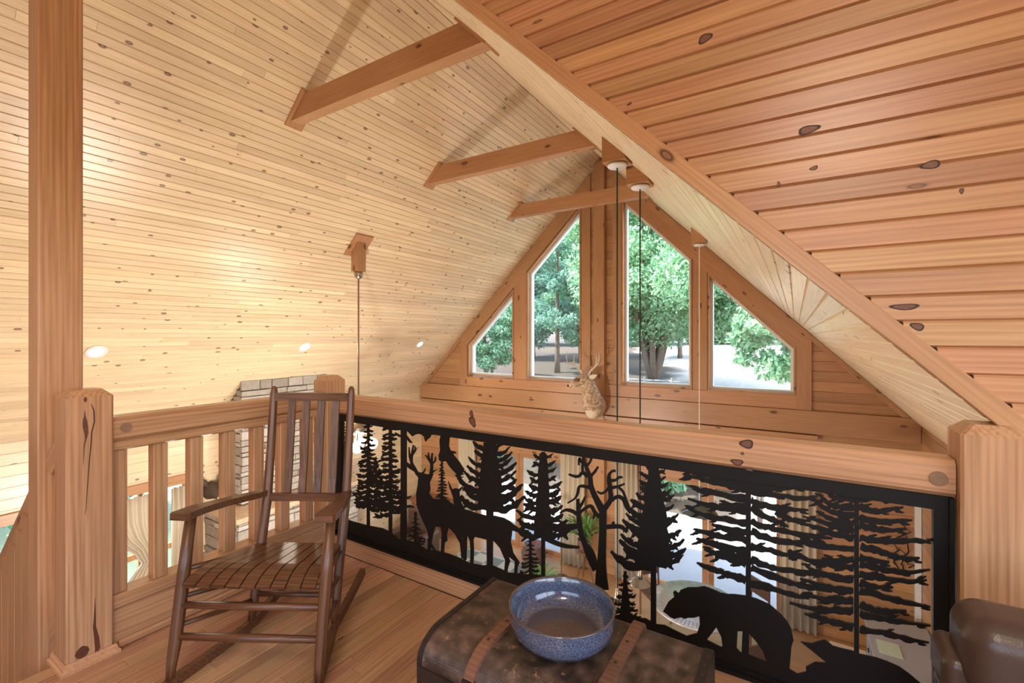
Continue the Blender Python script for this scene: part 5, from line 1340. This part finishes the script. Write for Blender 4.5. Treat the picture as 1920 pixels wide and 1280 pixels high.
pt = MB().lathe([(0.0001, 0), (0.16, 0), (0.26, 0.14), (0.27, 0.26), (0.2, 0.40), (0.22, 0.43), (0.19, 0.43), (0.17, 0.39), (0.0001, 0.3)], 32).obj('floor_urn', flat('mauve_glaze', (0.16, 0.09, 0.085), 0.25), None, T((-4.75, 8.55, ZF)), True)
setp(pt, 'round dark glazed urn on the floor at the right side of the left patio doors', 'urn')
# desk on the right
GREYP = flat('blue_grey_paint', (0.40, 0.44, 0.50), 0.4)
dk = empty('desk', (1.2, 7.3, ZF), label='blue-grey cabinet desk along the right wall seen between the right fir branches', cat='desk')
MB().box(0.85, 1.56, 6.2, 8.5, ZF+0.72, ZF+0.76).obj('worktop', GREYP, dk)
for k in range(4):
    y0_ = 6.22+k*0.57
    c_ = MB().box(0.90, 1.56, y0_, y0_+0.555, ZF, ZF+0.719).obj('cabinet', GREYP, dk)
    for j in range(3):
        d_ = MB().box(0.885, 0.899, y0_+0.015, y0_+0.54, ZF+0.06+j*0.22, ZF+0.265+j*0.22).obj('drawer', GREYP, c_)
        MB().rbox((0.878, y0_+0.28, ZF+0.17+j*0.22), (0.008, 0.04, 0.012), 0.006, 3).obj('handle', BLACK, dk)
pp = MB().box(0.92, 1.16, 7.55, 7.86, ZF+0.7605, ZF+0.768).obj('paper_sheet', flat('pale_green_paper', (0.55, 0.72, 0.60), 0.8)); setp(pp, 'pale green paper sheet lying on the blue-grey desk', 'paper')
bxr = MB().box(0.95, 1.35, 6.7, 7.0, ZF+0.7605, ZF+0.85).obj('grey_case', GREYP); setp(bxr, 'flat blue-grey case lying on the desk', 'case')
cb = empty('carton', (0.62, 7.55, ZF), label='pale carton with a handwritten front standing beside the desk', cat='box')
MB().box(0.40, 0.80, 7.40, 7.75, ZF, ZF+0.62).obj('body', flat('kraft_card', (0.62, 0.52, 0.38), 0.9), cb)
MB().box(0.42, 0.78, 7.392, 7.399, ZF+0.22, ZF+0.56).obj('paper_front', flat('cream_paper', (0.75, 0.70, 0.58), 0.9), cb)
for k in range(3):
    pts = [(0.46+0.02*i, 7.39, ZF+0.48-k*0.07+0.012*math.sin(i*2.1+k)) for i in range(12-2*k)]
    MB().tube(pts, 0.003, 4).obj('ink_line', BLACK, cb)
# wrought twig ornament on the gable wall, right
tw = empty('wall_ornament', (1.35, YG-0.03, -1.6), label='black twisted twig ornament on the wall at the right end of the gable', cat='ornament')
rt_ = random.Random(9)
for k in range(9):
    p = Vector((1.34+rt_.uniform(-0.1, 0.1), YG-0.035, -2.0+rt_.uniform(-0.2, 0.3))); pts = [p]
    for j in range(5): p = p+Vector((rt_.uniform(-0.09, 0.09), rt_.uniform(-0.004, 0.004), rt_.uniform(-0.04, 0.12))); pts.append(p)
    MB().tube(pts, [0.010, 0.009, 0.008, 0.006, 0.005, 0.003], 5).obj('twig', BLACK, tw)

# ================================================================ OUTDOORS
def ground_mat():
    m, nt, b = newmat('gravel_shade_ground'); N = nt.nodes.new; L = nt.links.new
    tc = N('ShaderNodeTexCoord'); n = N('ShaderNodeTexNoise'); n.inputs['Scale'].default_value = 0.16; n.inputs['Detail'].default_value = 5; L(tc.outputs['Object'], n.inputs['Vector'])
    n2 = N('ShaderNodeTexNoise'); n2.inputs['Scale'].default_value = 6; n2.inputs['Detail'].default_value = 6; L(tc.outputs['Object'], n2.inputs['Vector'])
    rp = N('ShaderNodeValToRGB'); e = rp.color_ramp.elements; e[0].position = 0.36; e[0].color = (0.16, 0.18, 0.08, 1); e[1].position = 0.42; e[1].color = (0.66, 0.62, 0.55, 1)
    L(n.outputs[0], rp.inputs[0])
    mx = N('ShaderNodeMix'); mx.data_type = 'RGBA'; mx.blend_type = 'MULTIPLY'; mx.inputs[0].default_value = 0.5; L(rp.outputs[0], mx.inputs[6]); L(n2.outputs[1], mx.inputs[7])
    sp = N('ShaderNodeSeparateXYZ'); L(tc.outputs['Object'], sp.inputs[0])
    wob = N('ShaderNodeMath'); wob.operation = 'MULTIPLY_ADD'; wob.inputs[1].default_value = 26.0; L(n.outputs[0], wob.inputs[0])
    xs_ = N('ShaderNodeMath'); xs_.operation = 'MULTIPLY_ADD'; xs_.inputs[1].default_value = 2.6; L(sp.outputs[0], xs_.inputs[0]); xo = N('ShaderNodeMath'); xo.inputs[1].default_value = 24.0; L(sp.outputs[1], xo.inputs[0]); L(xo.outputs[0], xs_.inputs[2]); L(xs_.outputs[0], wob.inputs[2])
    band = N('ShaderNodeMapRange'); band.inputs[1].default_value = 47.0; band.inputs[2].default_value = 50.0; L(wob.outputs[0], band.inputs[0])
    fx_ = N('ShaderNodeMix'); fx_.data_type = 'RGBA'; fx_.inputs[6].default_value = (0.13, 0.10, 0.075, 1); fx_.inputs[7].default_value = (0.62, 0.58, 0.52, 1); L(band.outputs[0], fx_.inputs[0])  # dark end paints tree shade onto the ground, pale end is gravel
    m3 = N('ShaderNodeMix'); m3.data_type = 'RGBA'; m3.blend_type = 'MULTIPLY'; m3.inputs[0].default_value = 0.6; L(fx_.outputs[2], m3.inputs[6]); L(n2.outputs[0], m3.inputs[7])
    L(m3.outputs[2], b.inputs['Base Color']); b.inputs['Roughness'].default_value = 0.95
    return m
TERR = [(YG+0.25, ZF-0.25), (13.0, ZF-0.25), (17.0, -2.6), (20.0, -1.75), (25.0, -1.05), (30.0, -0.62), (40.0, -0.15), (55.0, 0.25), (90.0, 0.7), (150.0, 1.2)]
def zgr(Y): return ZF-0.9 if Y < YG else float(np.interp(Y, [t[0] for t in TERR], [t[1] for t in TERR]))
gmb = MB(); gv = []
for (y_, z_) in TERR: gv += [(-110, y_, z_), (110, y_, z_), (-110, y_, z_-1.0), (110, y_, z_-1.0)]
gf = []
for i in range(len(TERR)-1):
    k = 4*i; gf += [(k, k+1, k+5, k+4), (k+2, k+6, k+7, k+3), (k, k+4, k+6, k+2), (k+1, k+3, k+7, k+5)]
gr = gmb.add(gv, gf).obj('ground', ground_mat()); setp(gr, 'sunlit pale gravel drive and ground coloured dark for tree shade outside the windows', 'ground', kind='structure')
sy = MB().box(-70, XL-0.3, -40, YG+0.24, ZF-1.2, ZF-0.9).obj('side_yard', flat('side_lawn', (0.30, 0.33, 0.20), 0.95, noise=0.4, scale=0.8)); setp(sy, 'sunlit lawn outside the left wall windows', 'lawn', kind='structure')
pat = MB().box(-9, 3, YG+0.21, YG+4.2, ZF-0.24, ZF-0.06).obj('patio', flat('pale_concrete', (0.30, 0.30, 0.30), 0.8, noise=0.1, scale=3)); setp(pat, 'pale concrete patio outside the glazed doors', 'patio', kind='structure')
def leaf_mat(name, c0, c1, c2):
    m, nt, b = newmat(name); N = nt.nodes.new; L = nt.links.new
    g = N('ShaderNodeNewGeometry'); rp = N('ShaderNodeValToRGB'); e = rp.color_ramp.elements
    e[0].position = 0.0; e[0].color = (*c0, 1); e[1].position = 1.0; e[1].color = (*c2, 1); q = e.new(0.55); q.color = (*c1, 1)
    L(g.outputs['Random Per Island'], rp.inputs[0]); L(rp.outputs[0], b.inputs['Base Color']); b.inputs['Roughness'].default_value = 0.55
    tr_ = N('ShaderNodeBsdfTranslucent'); mx = N('ShaderNodeMixShader'); mx.inputs[0].default_value = 0.45
    L(rp.outputs[0], tr_.inputs[0]); L(b.outputs[0], mx.inputs[1]); L(tr_.outputs[0], mx.inputs[2]); L(mx.outputs[0], nt.nodes['Material Output'].inputs[0])
    return m
LF = [leaf_mat('leaf_bright', (0.20, 0.42, 0.22), (0.36, 0.58, 0.36), (0.62, 0.76, 0.48)), leaf_mat('leaf_mid', (0.14, 0.33, 0.20), (0.26, 0.48, 0.31), (0.45, 0.63, 0.42)), leaf_mat('leaf_blue', (0.14, 0.30, 0.23), (0.24, 0.44, 0.34), (0.42, 0.60, 0.48))]
BARK = flat('bark', (0.17, 0.12, 0.09), 0.9, noise=0.4, scale=8)
def leaves(clumps, per, size, seed):
    rg_ = np.random.default_rng(seed)
    C = np.array([c[:3] for c in clumps]); Rr = np.array([c[3] for c in clumps])
    n = len(clumps)*per
    idx = np.repeat(np.arange(len(clumps)), per)
    d = rg_.normal(size=(n, 3)); d /= np.linalg.norm(d, axis=1)[:, None]
    p = C[idx]+d*(Rr[idx]*(rg_.random(n)**0.45))[:, None]*np.array([1, 1, 0.75])
    a = rg_.normal(size=(n, 3)); a /= np.linalg.norm(a, axis=1)[:, None]
    b = np.cross(a, d+0.3*rg_.normal(size=(n, 3))); b /= np.linalg.norm(b, axis=1)[:, None]
    s = size*rg_.uniform(0.6, 1.3, n)[:, None]
    V = np.stack([p-a*s, p+b*s*0.45, p+a*s, p-b*s*0.45], axis=1).reshape(-1, 3)
    me = bpy.data.meshes.new('crown'); me.vertices.add(4*n); me.vertices.foreach_set('co', V.ravel().astype(np.float32))
    me.loops.add(4*n); me.loops.foreach_set('vertex_index', np.arange(4*n, dtype=np.int32))
    me.polygons.add(n); me.polygons.foreach_set('loop_start', np.arange(0, 4*n, 4, dtype=np.int32))
    me.update(calc_edges=True); return me
def tree(x, y, h, cr, zc, nclump, per, leaf, mat, label, seed, trunk=0.2, stems=1, lean=0.0, vs=1.0, conical=False, group='trees outside the windows', name='tree', cat='tree', off=0.0):
    zg = zgr(y)
    root = empty(name, (x, y, zg), label=label, cat=cat, group=group); r_ = random.Random(seed)
    cl = []; tx = x; x = x+off
    for k in range(nclump):
        if conical:
            t = r_.random()**0.8; zz = zc+t*(h-zc); rad = cr*(1-t*0.85)*math.sqrt(r_.random()); a_ = r_.uniform(0, 6.283)
            cl.append((x+rad*math.cos(a_), y+rad*math.sin(a_), zg+zz, cr*0.22))
        else:
            th = r_.uniform(0, 6.283); u = r_.uniform(-1, 1); rr_ = cr*(0.45+0.55*r_.random()**0.5); q = math.sqrt(1-u*u)
            cl.append((x+rr_*q*math.cos(th), y+rr_*q*math.sin(th), zg+zc+(h-zc)*0.5+rr_/cr*u*(h-zc)*0.5, cr*0.26))
    if leaf > 0.12: per = int(per*2.1); leaf *= 0.68
    me = leaves(cl, per, leaf, seed); me.materials.append(mat)
    co = bpy.data.objects.new('crown', me); COL.objects.link(co); place(co, None, root)
    x = tx; lean += off
    for s_ in range(stems):
        a_ = 6.283*s_/max(stems, 1)+0.4; sp_ = 0.0 if stems == 1 else 0.32*cr
        pts = [(x, y, zg), (x+sp_*0.25*math.cos(a_), y+sp_*0.25*math.sin(a_), zg+zc*0.5), (x+sp_*math.cos(a_)+lean, y+sp_*math.sin(a_), zg+zc+(h-zc)*0.25), (x+sp_*1.3*math.cos(a_)+lean, y+sp_*1.3*math.sin(a_), zg+h*0.9)]
        MB().tube(pts, [trunk, trunk*0.8, trunk*0.55, 0.03], 8).obj('trunk', BARK, root, None, True)
    return root
def at(u, Y):   # world x for image column at distance Y
    d = ray(u, HY); return d[0]*Y/d[1]
tree(at(915, 22), 22, 5.6, 1.9, 0.9, 110, 150, 0.13, LF[1], 'light green maple filling the small left window', 101, 0.10, 3)
tree(at(1045, 26), 26, 13.0, 2.6, 1.9, 90, 110, 0.17, LF[2], 'tall loose pine with a straight trunk behind the tall left window', 102, 0.20, 1, conical=True)
tree(at(1000, 33), 33, 12.0, 3.8, 1.3, 140, 140, 0.22, LF[2], 'bluish evergreen behind the pine in the tall left window', 103, 0.2, 1)
tree(at(1088, 31), 31, 10.5, 2.7, 1.2, 90, 130, 0.18, LF[1], 'bushy green tree at the right side of the tall left window', 108, 0.2, 1)
tree(at(1225, 24), 24, 13.5, 4.3, 2.3, 240, 170, 0.18, LF[0], 'large spreading tree with several stems filling the tall right window', 104, 0.20, 7)
tree(at(1575, 21), 21, 9.5, 3.7, 2.75, 220, 160, 0.16, LF[0], 'leafy tree overhanging the gravel drive in the right window', 105, 0.12, 1, off=at(1415, 21)-at(1575, 21))
tree(at(1580, 16.5), 16.5, 6.0, 1.5, 2.7, 70, 150, 0.12, LF[0], 'low hanging green crown at the right edge of the right window', 106, 0.06, 1, off=at(1475, 16.5)-at(1580, 16.5))
tree(at(1350, 62), 62, 9.5, 5.6, 0.6, 140, 150, 0.42, LF[1], 'distant tree on the far side of the gravel drive, left one', 107, 0.25, 1)
tree(at(1470, 66), 66, 11.0, 6.4, 0.6, 140, 150, 0.45, LF[1], 'distant tree on the far side of the gravel drive, right one', 109, 0.25, 1)
tree(at(1200, 54), 54, 13.0, 5.6, 0.8, 130, 150, 0.42, LF[2], 'distant tree behind the large spreading tree', 110, 0.25, 1)
tree(at(1075, 52), 52, 15.0, 5.6, 0.8, 130, 150, 0.45, LF[2], 'distant tree behind the tall pine', 111, 0.25, 1)
tree(at(945, 50), 50, 12.0, 5.2, 0.8, 130, 150, 0.42, LF[2], 'distant tree behind the small left window maple', 112, 0.25, 1)
tree(at(1275, 36), 36, 10.5, 3.4, 1.5, 120, 140, 0.22, LF[1], 'rounded green tree showing right of the large spreading tree', 114, 0.2, 1)
tree(at(1140, 58), 58, 14.0, 5.6, 0.8, 120, 150, 0.42, LF[2], 'distant tree hidden mostly by the centre post', 115, 0.25, 1)
tree(at(1290, 60), 60, 13.0, 5.8, 0.8, 130, 150, 0.42, LF[2], 'distant tree beyond the drive between the two right windows', 116, 0.25, 1)
tree(at(1590, 56), 56, 11.0, 5.6, 0.6, 90, 100, 0.32, LF[2], 'distant tree beyond the right end of the gable', 113, 0.25, 1)
tree(at(1425, 13.4), 13.4, 3.25, 0.75, 1.9, 40, 110, 0.07, LF[0], 'small shrub just below the sill of the right window', 120, 0.05, 2, name='shrub', cat='shrub', group='shrubs outside')
for k, (u, Y, h_, lb) in enumerate(((905, 14.0, 1.3, 'low shrub outside the left patio doors, left one'), (1030, 14.6, 1.6, 'low shrub outside the left patio doors, right one'), (1240, 14.0, 2.0, 'green shrub outside the right patio doors beside the frame'), (1360, 15.0, 1.4, 'low shrub outside the right patio doors, far one'))):
    tree(at(u, Y), Y, h_, 0.8, 0.15, 36, 110, 0.09, LF[0 if k % 2 else 1], lb, 130+k, 0.04, 2, name='shrub', cat='shrub', group='shrubs outside')
tree(-16.0, 4.4, 8.0, 2.6, 1.0, 100, 120, 0.18, LF[1], 'green tree outside the curtained left wall window', 140, 0.14, 2)
tree(-21.0, 2.2, 9.0, 3.2, 1.0, 100, 120, 0.22, LF[2], 'green tree outside the bright left edge window', 141, 0.14, 2)
# rail fence under the big tree
FY = 22.5; FZ = zgr(FY)
fc = empty('rail_fence', (at(1210, FY), FY, FZ), label='weathered split-rail fence under the large spreading tree', cat='fence')
GREYW = flat('grey_weathered_wood', (0.36, 0.33, 0.30), 0.9, noise=0.3, scale=6)
for k in range(4):
    xa = at(1160, FY)+k*1.3
    MB().tube([(xa, FY, FZ), (xa, FY, FZ+0.75)], 0.06, 6).obj('post', GREYW, fc)
    if k < 3:
        for zz_ in (0.25, 0.58): MB().tube([(xa-0.1, FY, FZ+zz_), (xa+1.4, FY+0.02, FZ+zz_+0.03)], 0.045, 6).obj('rail', GREYW, fc)
